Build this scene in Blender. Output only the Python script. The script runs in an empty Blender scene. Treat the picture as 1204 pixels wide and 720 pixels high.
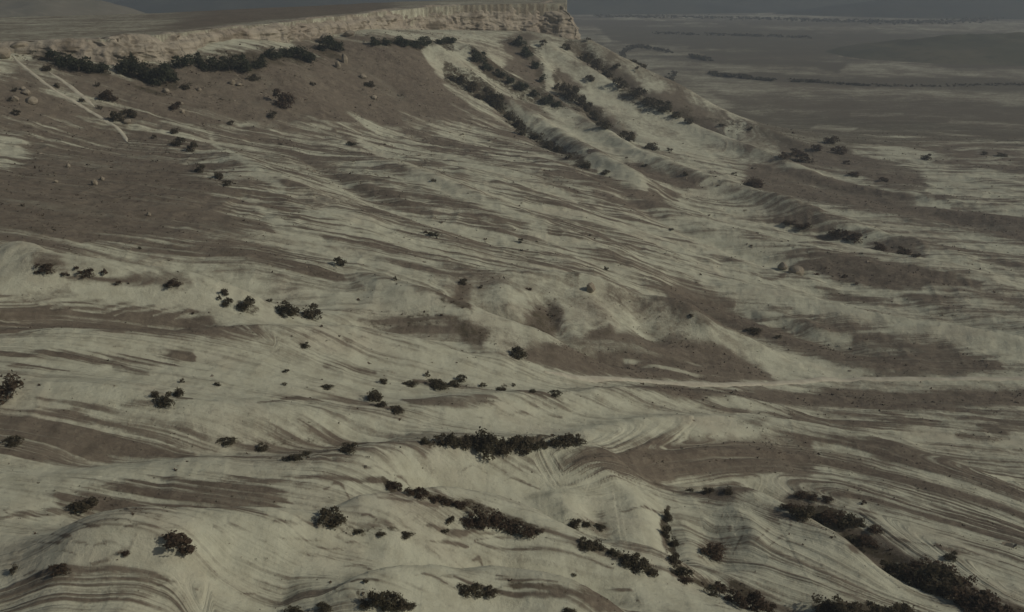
import bpy, bmesh, math, random
import numpy as np
from mathutils import Vector

random.seed(7)
RNG = np.random.default_rng(7)
SC = bpy.context.scene
COL = SC.collection

# ------------------------------------------------------------------ camera
PW, PH, F = 1204.0, 720.0, 1291.0          # survey frame: focal length in the same units as the frame
PITCH = math.radians(16.8)
cam = bpy.data.cameras.new('camera')
cam.sensor_width = 36.0
cam.lens = 36.0 * F / PW
cam.clip_start = 1.0
cam.clip_end = 120000.0
cam_o = bpy.data.objects.new('camera', cam)
COL.objects.link(cam_o)
cam_o.location = (0, 0, 0)
cam_o.rotation_euler = (math.pi / 2 - PITCH, 0, 0)
SC.camera = cam_o

# ------------------------------------------------------------------ light
SUN_EL, SUN_AZ = math.radians(33), math.radians(103)      # azimuth measured from the view direction (+Y), clockwise
world = bpy.data.worlds.new('World')
SC.world = world
world.use_nodes = True
wn = world.node_tree
bg = wn.nodes['Background']
sky = wn.nodes.new('ShaderNodeTexSky')
sky.sky_type = 'NISHITA'
sky.sun_disc = False
sky.sun_elevation = SUN_EL
sky.sun_rotation = SUN_AZ
sky.air_density = 1.0
sky.dust_density = 3.0
wn.links.new(sky.outputs[0], bg.inputs['Color'])
bg.inputs['Strength'].default_value = 0.06
sl = bpy.data.lights.new('sun', 'SUN')
sl.energy = 3.5
sl.angle = math.radians(1.2)
sl.color = (1.0, 0.93, 0.80)
so = bpy.data.objects.new('sun', sl)
COL.objects.link(so)
so.location = (-200, -80, 200)
d = Vector((math.sin(SUN_AZ) * math.cos(SUN_EL), math.cos(SUN_AZ) * math.cos(SUN_EL), math.sin(SUN_EL)))
so.rotation_euler = d.to_track_quat('Z', 'Y').to_euler()
SC.view_settings.view_transform = 'Standard'
SC.view_settings.look = 'None'
SC.view_settings.gamma = 1.0
SC.view_settings.exposure = -1.26
SC.cycles.volume_bounces = 1
SC.cycles.max_bounces = 6

# ------------------------------------------------------------------ small maths
CP, SP = math.cos(PITCH), math.sin(PITCH)

def tpy(py):
    """drop per metre of forward distance for a survey row"""
    b = (PH / 2 - np.asarray(py, float)) / F
    return (SP - b * CP) / (CP + b * SP)

def bear(px, py):
    """sideways metres per forward metre"""
    b = (PH / 2 - np.asarray(py, float)) / F
    return ((np.asarray(px, float) - PW / 2) / F) / (CP + b * SP)

def _hash(ix, iy, seed):
    h = (ix.astype(np.int64) * 374761393 + iy.astype(np.int64) * 668265263 + seed * 1274126177) & 0x7fffffff
    h = ((h ^ (h >> 13)) * 1274126177) & 0x7fffffff
    h = h ^ (h >> 16)
    return (h & 0xffff) / 65535.0

def noise2(x, y, seed=0):
    ix, iy = np.floor(x), np.floor(y)
    fx, fy = x - ix, y - iy
    ix = ix.astype(np.int64); iy = iy.astype(np.int64)
    sx = fx * fx * fx * (fx * (fx * 6 - 15) + 10)
    sy = fy * fy * fy * (fy * (fy * 6 - 15) + 10)
    a, b = _hash(ix, iy, seed), _hash(ix + 1, iy, seed)
    c, e = _hash(ix, iy + 1, seed), _hash(ix + 1, iy + 1, seed)
    return (a + (b - a) * sx) * (1 - sy) + (c + (e - c) * sx) * sy - 0.5

def fbm(x, y, oct=4, seed=0, gain=0.5):
    s, a, n = 0.0, 1.0, 0.0
    for o in range(oct):
        s = s + a * noise2(x * 2 ** o + 17.3 * o, y * 2 ** o - 9.1 * o, seed + o)
        n += a; a *= gain
    return s / n * 1.6

def sstep(a, b, x):
    t = np.clip((x - a) / (b - a), 0, 1)
    return t * t * (3 - 2 * t)

# ------------------------------------------------------------------ base relief
# surveyed profiles: bearing column, then (row, forward distance)
PROF = {
    -250: [(70, 690), (150, 560), (200, 440), (300, 322), (400, 262), (500, 222), (600, 191), (720, 162), (860, 130), (1100, 95)],
    0:   [(63, 660), (100, 610), (150, 558), (200, 458), (250, 388), (300, 336), (350, 302), (400, 275), (450, 252), (500, 233), (550, 215), (600, 199), (650, 185), (720, 167), (860, 136), (1100, 98)],
    150: [(66, 725), (100, 675), (150, 622), (200, 510), (250, 428), (300, 368), (350, 326), (400, 294), (450, 266), (500, 244), (550, 224), (600, 206), (650, 190), (720, 172), (860, 139), (1100, 100)],
    300: [(57, 800), (100, 742), (150, 680), (200, 556), (250, 466), (300, 399), (350, 350), (400, 312), (450, 281), (500, 255), (550, 233), (600, 213), (650, 196), (720, 178), (860, 143), (1100, 102)],
    450: [(46, 930), (100, 845), (148, 765), (200, 615), (250, 513), (300, 438), (350, 382), (400, 339), (450, 304), (500, 275), (550, 249), (600, 226), (650, 206), (720, 185), (860, 148), (1100, 104)],
    560: [(44, 1070), (100, 930), (150, 818), (200, 656), (250, 547), (300, 466), (350, 406), (400, 358), (450, 321), (500, 290), (550, 262), (600, 237), (650, 215), (720, 192), (860, 152), (1100, 106)],
    640: [(40, 1150), (70, 1080), (110, 985), (150, 880), (200, 700), (250, 580), (300, 493), (350, 429), (400, 380), (450, 339), (500, 304), (550, 273), (600, 246), (650, 221), (720, 196), (860, 154), (1100, 107)],
    720: [(62, 1150), (100, 1060), (150, 930), (200, 748), (250, 617), (300, 525), (350, 456), (400, 402), (450, 358), (500, 319), (550, 285), (600, 255), (650, 228), (720, 200), (860, 157), (1100, 108)],
    800: [(106, 1090), (150, 985), (200, 800), (250, 660), (300, 560), (350, 486), (400, 427), (450, 378), (500, 335), (550, 298), (600, 265), (650, 236), (720, 205), (860, 160), (1100, 110)],
    900: [(155, 1020), (200, 860), (250, 706), (300, 598), (350, 516), (400, 453), (450, 400), (500, 353), (550, 312), (600, 276), (650, 244), (720, 211), (860, 164), (1100, 112)],
    1050: [(200, 880), (250, 725), (300, 614), (350, 533), (400, 468), (450, 416), (500, 369), (550, 328), (600, 291), (650, 258), (720, 223), (860, 172), (1100, 117)],
    1204: [(200, 885), (250, 730), (300, 619), (350, 538), (400, 475), (450, 424), (500, 379), (550, 340), (600, 305), (650, 273), (720, 239), (860, 183), (1100, 124)],
    1450: [(200, 890), (300, 622), (400, 478), (500, 386), (600, 318), (720, 255), (860, 200), (1100, 134)],
}
pts = []
for px, prof in PROF.items():
    for py, Y in prof:
        pts.append((float(bear(px, py)), math.log(Y), -float(tpy(py)) * Y))
for px, Y, z in [(690, 1320, -112), (740, 1290, -130), (800, 1250, -146), (880, 1180, -154), (700, 1500, -140), (780, 1500, -153),
                 (640, 1400, -95), (560, 1350, -90), (450, 1250, -80), (300, 1100, -75), (150, 1000, -70), (0, 950, -66), (-250, 900, -64),
                 (1000, 1200, -156), (1204, 1200, -157), (1450, 1200, -157), (880, 1500, -156)]:
    pts.append(((px - 602) / F, math.log(Y), z))
for a in (-.7, -.45, -.2, 0, .1, .25, .45, .7):
    for Y in (1900, 2600):
        pts.append((a, math.log(Y), -156 + (10 if a < 0 else 0)))
pts = np.array(pts)
KX = 1.6

def _tps(r2):
    return 0.5 * r2 * np.log(r2 + 1e-9)

_A = np.stack([pts[:, 0] * KX, pts[:, 1]], 1)
_n = len(_A)
_D = ((_A[:, None] - _A[None]) ** 2).sum(-1)
_M = np.zeros((_n + 3, _n + 3))
_M[:_n, :_n] = _tps(_D) + np.eye(_n) * 2e-4
_M[:_n, _n] = 1; _M[:_n, _n + 1:] = _A
_M[_n, :_n] = 1; _M[_n + 1:, :_n] = _A.T
_W = np.linalg.solve(_M, np.concatenate([pts[:, 2], np.zeros(3)]))

def z_base(a, lnY):
    a = np.asarray(a, float).ravel(); lnY = np.asarray(lnY, float).ravel()
    a = 0.75 * np.tanh(a / 0.75)
    lc = np.clip(lnY, math.log(60), math.log(2600))
    out = np.empty(len(a))
    for i in range(0, len(a), 60000):
        p = np.stack([a[i:i + 60000] * KX, lc[i:i + 60000]], 1)
        d2 = (p ** 2).sum(1)[:, None] + (_A ** 2).sum(1)[None] - 2 * p @ _A.T
        d2 = np.maximum(d2, 0)
        out[i:i + 60000] = _tps(d2) @ _W[:_n] + _W[_n] + p @ _W[_n + 1:]
    w = sstep(math.log(1300), math.log(2300), lnY)
    return out * (1 - w) - 156 * w

# the rim of the plateau: (column, row, height)
RIM = [(-700, 85, -47), (-400, 68, -44), (-200, 58, -42.5), (-60, 52, -41), (30, 49.5, -40.3), (130, 46, -39.3), (200, 40, -38.2), (270, 32, -36.6),
       (340, 26, -35), (400, 19.5, -33.3), (450, 14, -32), (500, 9, -31), (550, 6.5, -30), (600, 5, -29.4), (640, 4.2, -29.1), (668, 3.8, -28.9)]
RIMW = np.array([(float(bear(px, py)), -z / float(tpy(py)), z) for px, py, z in RIM])      # bearing, forward distance, height
A_C = RIMW[-1, 0]

def rim_Y(a):
    return np.interp(a, RIMW[:, 0], RIMW[:, 1])

def rim_z(a):
    return np.interp(a, RIMW[:, 0], RIMW[:, 2])

FAR = np.array([(-.75, 1050), (-.46, 1080), (-.38, 1110), (-.31, 1140), (-.16, 1270), (-.10, 1330), (-.03, 1390), (.02, 1410), (.06, 1420)])

def far_Y(a):
    return np.interp(a, FAR[:, 0], FAR[:, 1])

# ------------------------------------------------------------------ the grid: bearings x forward distances
a_in = np.linspace(-.56, .56, 1080)
a_out = .56 + np.cumsum(np.linspace(.003, .12, 34))
A1 = np.concatenate([-a_out[::-1], a_in, a_out])
def seg(y0, y1, n):
    return np.exp(np.linspace(math.log(y0), math.log(y1), n, endpoint=False))
Y1 = np.concatenate([seg(45, 150, 40), seg(150, 420, 460), seg(420, 1250, 340), seg(1250, 6000, 70), seg(6000, 30000, 16), [30000.0]])
NA, NY = len(A1), len(Y1)
GA, GL = np.meshgrid(A1, np.log(Y1))
GY = np.exp(GL)
GX = GA * GY
# base relief is smooth: sample it coarsely, then spread over the grid
ca = np.concatenate([np.linspace(A1[0], -.6, 14, endpoint=False), np.linspace(-.6, .6, 150), np.linspace(.6, A1[-1], 15)[1:]])
cl = np.concatenate([np.linspace(math.log(45), math.log(1900), 210, endpoint=False), np.linspace(math.log(1900), math.log(30001), 24)])
MA, ML = np.meshgrid(ca, cl)
ZC = z_base(MA, ML).reshape(MA.shape)

def _bil(tab, xa, ya, x, y):
    i = np.clip(np.searchsorted(xa, x) - 1, 0, len(xa) - 2)
    j = np.clip(np.searchsorted(ya, y) - 1, 0, len(ya) - 2)
    fx = np.clip((x - xa[i]) / (xa[i + 1] - xa[i]), 0, 1)
    fy = np.clip((y - ya[j]) / (ya[j + 1] - ya[j]), 0, 1)
    return (tab[j, i] * (1 - fx) + tab[j, i + 1] * fx) * (1 - fy) + (tab[j + 1, i] * (1 - fx) + tab[j + 1, i + 1] * fx) * fy

Z = _bil(ZC, ca, cl, GA, GL)
L1 = np.log(Y1)

def at(px, py, zt, ymin=120.0, ymax=2500.0):
    """where a surveyed line of sight meets the relief zt -> x, y, z"""
    a, t = float(bear(px, py)), float(tpy(py))
    ys = np.exp(np.linspace(math.log(ymin), math.log(ymax), 1500))
    h = _bil(zt, A1, L1, np.full_like(ys, a), np.log(ys)) + t * ys
    k = np.argmax(h > 0)
    if h[k] <= 0 or k == 0:
        y = 156 / t if ymax > 2000 else ys[np.argmax(h)]      # no hit: open plain, or the nearest pass
    else:
        f = h[k - 1] / (h[k - 1] - h[k])
        y = ys[k - 1] + f * (ys[k] - ys[k - 1])
    return a * y, y, -t * y

def dense(P, n=12):
    """smooth polyline through the points"""
    P = np.asarray(P, float)
    Q = np.concatenate([[2 * P[0] - P[1]], P, [2 * P[-1] - P[-2]]])
    out = []
    for i in range(1, len(Q) - 2):
        for t in np.linspace(0, 1, n, endpoint=False):
            p0, p1, p2, p3 = Q[i - 1], Q[i], Q[i + 1], Q[i + 2]
            out.append(0.5 * (2 * p1 + (p2 - p0) * t + (2 * p0 - 5 * p1 + 4 * p2 - p3) * t * t + (3 * p1 - p0 - 3 * p2 + p3) * t ** 3))
    out.append(P[-1])
    return np.array(out)

def line_dist(X, Yv, P):
    """distance to a polyline, signed by side, and how far along it (0..1)"""
    best = np.full(X.shape, 1e18); sg = np.zeros(X.shape); al = np.zeros(X.shape); tot = np.zeros(X.shape)
    n = len(P) - 1
    for i in range(n):
        ax, ay = P[i]; bx, by = P[i + 1]
        dx, dy = bx - ax, by - ay
        q = dx * dx + dy * dy + 1e-12
        t = np.clip(((X - ax) * dx + (Yv - ay) * dy) / q, 0, 1)
        ex, ey = X - ax - t * dx, Yv - ay - t * dy
        d2 = ex * ex + ey * ey
        best = np.minimum(best, d2)
        wt = (d2 + 4.0) ** -3
        tot += wt
        sg += wt * np.tanh((dx * (Yv - ay) - dy * (X - ax)) / math.sqrt(q) / 2.5)
        al += wt * (i + t) / n
    return np.sqrt(best), sg / tot, al / tot

# warp so ridges wander a little
WX = fbm(GX / 60, GY / 60, 3, 51) * 9
WY = fbm(GX / 60, GY / 60, 3, 61) * 9
RELIEF = np.zeros_like(Z)

def ridge(pp, amp, w_far, w_near, fade=.15, sharp=1.3):
    """raise (or cut, amp<0) the ground along a surveyed line; w_far / w_near are the flank widths in metres"""
    W = np.array([at(x, y, Z, 120.0, 1170.0)[:2] for x, y in pp])
    W = dense(W, 6)
    wm = max(w_far, w_near) * 2.4
    x0, y0 = W.min(0) - wm; x1, y1 = W.max(0) + wm
    rows = np.where((Y1 > y0) & (Y1 < y1))[0]
    if len(rows) == 0:
        return
    r0, r1 = rows[0], rows[-1] + 1
    sx = GX[r0:r1]; m = (sx > x0) & (sx < x1)
    calm = .5 - .38 * sstep(650, 800, GY[r0:r1])
    X = (GX[r0:r1] + WX[r0:r1] * calm)[m]; Yv = (GY[r0:r1] + WY[r0:r1] * calm)[m]
    dd, sg, al = line_dist(X, Yv, W)
    if W[-1, 0] < W[0, 0]:
        sg = -sg
    w = w_near + (w_far - w_near) * (.5 + .5 * sg)
    pr = np.exp(-(dd / w) ** 2 * .9) if sharp > 1.6 else 1 / (1 + (dd / w * 1.1) ** 2) ** 1.5
    en = np.ones_like(al) if fade <= 0 else sstep(0, fade, al) * sstep(0, fade, 1 - al)
    sub = RELIEF[r0:r1]
    sub[m] += amp * pr * en

# spurs and gullies under the point of the cliff
ridge([(497, 50), (525, 72), (560, 100), (640, 152), (720, 205), (800, 245)], 9, 17, 17)
ridge([(525, 88), (580, 120), (612, 148), (690, 195)], -6, 11, 11)
ridge([(543, 50), (565, 72), (600, 95), (680, 140), (780, 205), (900, 250), (1050, 290)], 11, 16, 18)
ridge([(556, 58), (600, 92), (660, 122), (740, 175)], -7, 11, 11)
ridge([(590, 48), (615, 60), (650, 92), (700, 140)], 4.5, 10, 13)
ridge([(628, 46), (655, 70), (700, 95), (800, 150), (900, 190), (1000, 220)], 10, 14, 20)
ridge([(652, 96), (680, 115), (712, 146), (770, 172)], -7, 10, 10)
ridge([(676, 52), (694, 68), (722, 86), (762, 115), (820, 142), (880, 170)], -8, 11, 11)
ridge([(684, 50), (712, 64), (750, 84), (800, 108), (880, 150), (980, 188)], 7, 14, 18, .08)
# long gentle spurs of the middle ground
for pp, am, wf, wn in [
    ([(240, 160), (300, 200), (400, 250), (520, 300)], 3, 15, 18),
    ([(380, 150), (470, 200), (600, 255), (720, 300), (860, 340)], 4, 16, 20),
    ([(330, 165), (430, 225), (560, 275), (700, 320)], -3, 12, 12),
    ([(590, 165), (700, 220), (850, 275), (1000, 315), (1204, 350)], 4, 14, 20),
    ([(680, 205), (760, 250), (880, 300), (960, 330)], -3.5, 12, 12),
    ([(800, 205), (920, 245), (1060, 290), (1204, 330)], 4, 14, 20),
    ([(860, 180), (960, 215), (1100, 250), (1260, 290)], -3, 18, 18),
    ([(925, 306), (965, 296), (1050, 308), (1150, 328), (1230, 350)], 3.5, 12, 22),
    ([(910, 330), (1000, 345), (1100, 365), (1230, 395)], -3, 9, 12),
    ([(-80, 305), (0, 314), (45, 322), (75, 332), (200, 349), (300, 370), (400, 396)], 8, 8, 19),
    ([(-60, 372), (60, 372), (180, 388), (300, 402)], -3, 12, 10),
    ([(0, 300), (100, 306), (220, 320), (330, 345), (420, 372)], -3, 12, 8),
    ([(240, 288), (320, 310), (420, 322), (520, 330)], 1.6, 14, 18),
    ([(404, 327), (440, 336), (500, 362), (560, 384), (630, 410), (700, 434), (800, 446)], 6, 9, 20),
    ([(500, 345), (560, 360), (640, 392), (700, 415), (790, 438)], -5, 8, 9),
    ([(540, 325), (640, 335), (740, 362), (830, 395), (1000, 440)], 6, 10, 16),
    ([(590, 330), (596, 350), (604, 375), (622, 402)], 2.0, 9, 10),
    ([(640, 345), (648, 372), (662, 398)], -2.4, 6, 6),
    ([(676, 348), (694, 362), (722, 385), (760, 420)], 1.8, 9, 10),
    ([(740, 352), (760, 385), (790, 415)], -1.8, 7, 7),
    ([(770, 362), (810, 388), (860, 425)], 2.4, 9, 10),
    ([(760, 335), (860, 360), (960, 395), (1080, 425)], -3.5, 10, 12),
    ([(800, 318), (900, 350), (1000, 375), (1204, 410), (1300, 425)], 5, 10, 18),
    ([(870, 360), (930, 378), (1000, 400)], 2.5, 7, 9),
    ([(380, 372), (450, 392), (530, 410), (600, 430)], -3, 10, 8),
    ([(-60, 395), (100, 400), (300, 405), (430, 402), (540, 412), (640, 438)], 3.5, 8, 18),
    ([(-60, 470), (60, 462), (160, 470), (260, 488), (400, 500), (520, 498)], 2.5, 10, 16),
    ([(380, 490), (520, 486), (660, 480), (800, 474), (900, 486), (980, 500)], 3.2, 8, 16),
    ([(0, 530), (130, 528), (280, 524), (420, 522), (520, 518)], -2.6, 10, 9),
    ([(560, 560), (650, 545), (720, 528), (830, 515), (920, 517), (1000, 528), (1100, 556), (1240, 600), (1500, 700)], 4.6, 12, 30),
    ([(600, 585), (780, 572), (900, 582), (1000, 625), (1080, 668), (1204, 722)], -4.5, 12, 12),
    ([(300, 560), (420, 552), (560, 548), (660, 556), (740, 576), (786, 604)], 5.2, 12, 16),
    ([(440, 558), (500, 578), (560, 600), (630, 620), (720, 655), (790, 672)], -3.6, 8, 7),
    ([(-60, 590), (80, 560), (200, 548), (330, 566), (400, 580), (440, 590)], 1.6, 14, 16),
    ([(-60, 610), (100, 600), (250, 608), (380, 622), (430, 628)], -2.2, 9, 8),
    ([(-60, 680), (60, 650), (130, 640), (260, 634), (420, 630), (530, 619), (600, 621), (690, 648), (800, 674), (900, 724)], 6.2, 5.5, 19),
    ([(786, 596), (784, 625), (792, 655), (800, 672)], -2.4, 5, 5),
    ([(800, 590), (860, 588), (930, 610), (1000, 655), (1100, 710)], 4.4, 8, 14),
    ([(760, 665), (850, 690), (930, 715), (1000, 735)], -3.0, 7, 7),
    ([(-60, 705), (60, 676), (130, 668), (180, 674), (225, 700), (240, 735)], 2.8, 10, 22),
    ([(640, 572), (700, 580), (745, 602), (776, 645)], 2.6, 9, 7),
    ([(690, 600), (712, 622), (728, 645)], -1.6, 5, 5),
    ([(640, 590), (668, 608), (690, 632)], 1.6, 6, 6),
    ([(812, 606), (836, 628), (846, 655), (840, 676)], -2.2, 8, 8),
    ([(862, 600), (884, 628), (884, 660)], 1.6, 6, 6),
    ([(330, 650), (400, 660), (470, 655)], -1.4, 9, 7),
    ([(220, 660), (300, 690), (360, 712)], -1.8, 9, 8),
    ([(340, 735), (430, 717), (540, 698), (610, 699), (700, 724), (760, 750)], 5.0, 4.5, 16),
    ([(420, 700), (540, 690), (600, 684), (700, 700), (770, 726)], -3.0, 5, 6),
]:
    ridge(pp, am, wf, wn, .30 if pp[0] != (404, 327) else .35)

# rolling of the ground, calmer on the plain
roll = sstep(160, 260, GY) * (1 - sstep(900, 1500, GY))
brown_talus = sstep(-.02, -.12, GA) * sstep(520, 600, GY)
RELIEF *= 1.25 - .38 * sstep(620, 820, GY) + .1 * (1 - sstep(200, 300, GY))
# long flutes running down the general slope of the middle ground
_p, _q = np.array(at(420, 170, Z)[:2]), np.array(at(860, 330, Z)[:2])
_t = (_q - _p) / np.linalg.norm(_q - _p)
FA = (GX * _t[0] + GY * _t[1]); FC = (-GX * _t[1] + GY * _t[0])
FLOW = fbm(FC / 19 + WX * .04, FA / 190, 3, 411)
mid_zone = sstep(-330, -260, GU0 := GA * F) * sstep(395, 470, GY) * (1 - sstep(820, 1000, GY))
FLOWZ = FLOW * 3.0 * mid_zone
LONG = fbm(GX / 90 + WY * .02, GY / 16 + WX * .04, 4, 421)
near_zone = 1 - sstep(330, 430, GY)
RIDGES = RELIEF.copy()
RELIEF += FLOWZ
RELIEF += LONG * .8 * near_zone
RELIEF += fbm(GX / 46, GY / 46, 3, 3) * 1.1 * (1 - sstep(800, 1300, GY))
inplat = (GA < A_C) & (GY > rim_Y(GA)) & (GY < far_Y(GA) + 80)
Zs = Z + RELIEF                                              # the smooth land, before the plateau is set on it
# plateau
pz = rim_z(GA) + fbm(GX / 120, GY / 120, 3, 21) * 1.0 + 1.2 * sstep(0, 300, GY - rim_Y(GA)) * 1.0
fall = sstep(0, 260, GY - far_Y(GA))
Zp = pz * (1 - fall) + Zs * fall
plat = (GA < A_C - .0008) & (GY > rim_Y(GA) + 5.0)
Zs = np.where(plat, Zp, Zs)
# fine relief
ridged = 1 - np.abs(fbm(GX / 11, GY / 22, 3, 31)) * 2
fine = (fbm(GX / 9, GY / 9, 5, 13, .6) * .75 + (ridged - .6) * .55) * (.5 + .5 * sstep(300, 480, GY))
rill = 1 - 2 * np.abs(fbm(GX / 6 + WX * .12, GY / 38 + WY * .05, 3, 33))
ZF = Zs + (rill - .55) * .22 * near_zone * (.2 + .65 * np.clip(fbm(GX / 40, GY / 40, 2, 35) + .5, 0, 1)) + fine * (1 - sstep(700, 1500, GY)) * np.where(plat, .5, 1.0)

# ------------------------------------------------------------------ ground cover (0 bare chalk .. 1 brown turf), surveyed outlines
# plan coordinates: bearing and a compressed distance scale
def q_of(Y):
    b = np.tan(PITCH - np.arctan(120.0 / Y))
    return PH / 2 - F * b
GU = GA * F
GQ = q_of(GY)
def plan(pp):
    out = []
    for x, y in pp:
        X, Yv, _ = at(x, y, Zs)
        out.append((X / Yv * F, float(q_of(Yv))))
    return np.array(out)

def poly_sd(u, q, P):
    inside = np.zeros(u.shape, bool)
    best = np.full(u.shape, 1e18)
    n = len(P)
    for i in range(n):
        ax, ay = P[i]; bx, by = P[(i + 1) % n]
        dx, dy = bx - ax, by - ay
        t = np.clip(((u - ax) * dx + (q - ay) * dy) / (dx * dx + dy * dy + 1e-12), 0, 1)
        ex, ey = u - ax - t * dx, q - ay - t * dy
        best = np.minimum(best, ex * ex + ey * ey)
        c = ((ay > q) != (by > q)) & (u < (bx - ax) * (q - ay) / (by - ay + 1e-12) + ax)
        inside ^= c
    d_ = np.sqrt(best)
    return np.where(inside, -d_, d_)

def guide(curve, zone, fe):
    """terracing that runs parallel to a surveyed line inside a zone"""
    global TERR
    C, P = dense(plan(curve), 6), plan(zone)
    m = (GU > P[:, 0].min() - fe - 20) & (GU < P[:, 0].max() + fe + 20) & (GQ > P[:, 1].min() - fe - 14) & (GQ < P[:, 1].max() + fe + 14)
    sd = poly_sd(GU[m], GQ[m], P)
    d_, sg, _ = line_dist(GU[m], GQ[m], C)
    w = 1 - sstep(-fe, fe, sd)
    lev = C[len(C) // 2, 1] + d_ * sg + wu[m] * 3
    TERR[m] = TERR[m] * (1 - w) + lev * w

wu = fbm(GX / 26, GY / 26, 4, 71)
wq = fbm(GX / 26, GY / 26, 4, 81)
wu2 = fbm(GX / 110, GY / 110, 3, 72); wq2 = fbm(GX / 110, GY / 110, 3, 82)
# terracing follows the slope: a level count that runs round the ridges
TERR = GQ + (GQ - 300) * 1.1 * sstep(400, 480, GY) + RIDGES * (1.9 - 1.5 * mid_zone) + fbm(GX / 80, GY / 50, 3, 131) * (7 - 3 * mid_zone) - .30 * np.clip(GU - 250, 0, 500) * sstep(330, 300, GY) * sstep(180, 240, GY)
TERR = TERR - .05 * np.clip(GU + 200, 0, 900) * sstep(420, 520, GY) * (1 - sstep(900, 1000, GY))
guide([(540, 566), (640, 545), (720, 528), (830, 516), (920, 518), (1000, 530), (1100, 558), (1204, 592), (1330, 640)],
      [(640, 530), (820, 500), (1000, 512), (1300, 590), (1320, 760), (1180, 700), (1010, 606), (900, 575), (660, 572)], 16)
guide([(-40, 706), (40, 680), (110, 668), (170, 671), (208, 688), (236, 730)], [(-60, 690), (60, 664), (180, 656), (240, 690), (250, 760), (-60, 760)], 12)
guide([(-60, 350), (60, 345), (160, 352), (240, 372), (320, 402)], [(-80, 336), (100, 334), (230, 360), (320, 404), (200, 404), (-80, 400)], 10)
UW = GU + wu * 9 + wu2 * 8
QW = GQ + wq * 5 + wq2 * 4
RAG2 = fbm(GU / 110, TERR / 4.5, 3, 79)
RAG = fbm(GX / 9, GY / 14, 4, 77) * .5 + fbm(GU / 70, TERR / 5, 3, 78) * 1.0 + FLOW * .5 * mid_zone
COVER = np.full(Z.shape, .30)
STRIPE = np.full(Z.shape, .35)
OLIVE = np.full(Z.shape, .0)
SMOOTH = np.full(Z.shape, .0)                               # becomes the scrub layer

def _box(P, m):
    return (GU > P[:, 0].min() - m - 20) & (GU < P[:, 0].max() + m + 20) & (GQ > P[:, 1].min() - m - 14) & (GQ < P[:, 1].max() + m + 14)

def _put(m, w, cover, stripe, olive, smooth):
    for arr, v in ((COVER, cover), (STRIPE, stripe), (OLIVE, olive), (SMOOTH, smooth)):
        if v is not None:
            arr[m] = arr[m] * (1 - w) + v * w

def patch(cover, pp, fe=6, stripe=None, olive=None, smooth=None, k=1.0):
    P = plan(pp)
    m = _box(P, fe)
    sd = poly_sd(UW[m], QW[m], P) + RAG[m] * (fe * .5 + 2) + RAG2[m] * np.minimum(fe * 2.2 + 6, .55 * (P[:, 1].max() - P[:, 1].min()))
    _put(m, k * (1 - sstep(-fe * 1.1, fe * 1.1, sd)), cover, stripe, olive, smooth)

def streak(cover, pp, w, stripe=None, olive=None, k=1.0, fe=None):
    P = dense(plan(pp), 5)
    m = _box(P, w * 2)
    d_, _, al = line_dist(UW[m] , QW[m] , P)
    ww = w * (.35 + .65 * np.sin(np.pi * np.clip(al * .92 + .04, 0, 1)) ** .6)
    _put(m, k * (1 - sstep(ww * .1, ww * 1.35, d_ + RAG[m] * ww * .6)), cover, stripe, olive, None)

def sharp(cover, pp, fe=2.0, stripe=.08, sc=0.0):
    fe = fe * 1.35 + .6
    P = plan(pp); m = _box(P, fe)
    w = 1 - sstep(-fe, fe, poly_sd(GU[m] + wu[m] * 4, GQ[m] + wq[m] * 3, P) + RAG[m] * 2.0 + RAG2[m] * 5)
    _put(m, w, cover, stripe, None, None)
    if sc: SMOOTH[m] = np.maximum(SMOOTH[m], w * sc)
# ---- talus and middle ground
patch(.34, [(230, 158), (560, 150), (620, 170), (800, 260), (900, 330), (700, 330), (520, 325), (330, 310), (280, 250)], 10, .9)
patch(.62, [(240, 146), (570, 138), (640, 168), (520, 184), (400, 190), (280, 186)], 14, .9)
patch(.9, [(-300, 142), (150, 144), (170, 160), (140, 178), (40, 170), (-300, 190)], 5, .25)
patch(.95, [(-300, 90), (0, 80), (40, 62), (130, 80), (240, 72), (400, 50), (498, 50), (526, 90), (568, 136), (500, 147), (350, 149), (140, 152), (-300, 170)], 3, .08, .0)
patch(.60, [(-300, 160), (170, 156), (270, 175), (320, 215), (350, 262), (380, 300), (250, 294), (100, 284), (-300, 292)], 22, .95)
patch(.92, [(-300, 164), (150, 157), (215, 176), (256, 214), (286, 256), (318, 294), (240, 288), (100, 284), (0, 287), (-300, 292)], 16, .30)
patch(.20, [(-60, 158), (22, 162), (30, 185), (8, 198), (-60, 196)], 6, .6)
patch(.30, [(-80, 86), (40, 70), (90, 96), (150, 150), (120, 150), (60, 112), (20, 92)], 5, .1, k=.55)
streak(.45, [(10, 149), (140, 149), (300, 148), (500, 146)], 2.2, k=.8)
for pp, w, c in [
    ([(250, 172), (290, 205), (330, 250), (360, 285)], 15, .62), ([(300, 158), (360, 185), (430, 225), (520, 262)], 9, .75),
    ([(400, 152), (470, 190), (540, 220), (620, 262)], 9, .7), ([(470, 148), (540, 175), (620, 205), (700, 240)], 8, .7),
    ([(560, 140), (620, 165), (690, 195), (760, 232), (860, 270)], 8, .8), ([(230, 282), (300, 296), (360, 312), (400, 326)], 11, .85),
    ([(420, 270), (500, 278), (580, 292), (680, 300)], 6, .7), ([(500, 232), (590, 245), (700, 270), (800, 300)], 6, .6),
    ([(590, 112), (630, 132), (690, 158), (760, 180)], 12, .9), ([(640, 205), (720, 218), (800, 232)], 7, .75),
    ([(700, 225), (800, 262), (880, 285)], 7, .75), ([(480, 300), (560, 312), (680, 318)], 6, .55),
    ([(330, 270), (400, 285), (480, 300)], 6, .6)]:
    streak(c, pp, w, .8)
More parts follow.
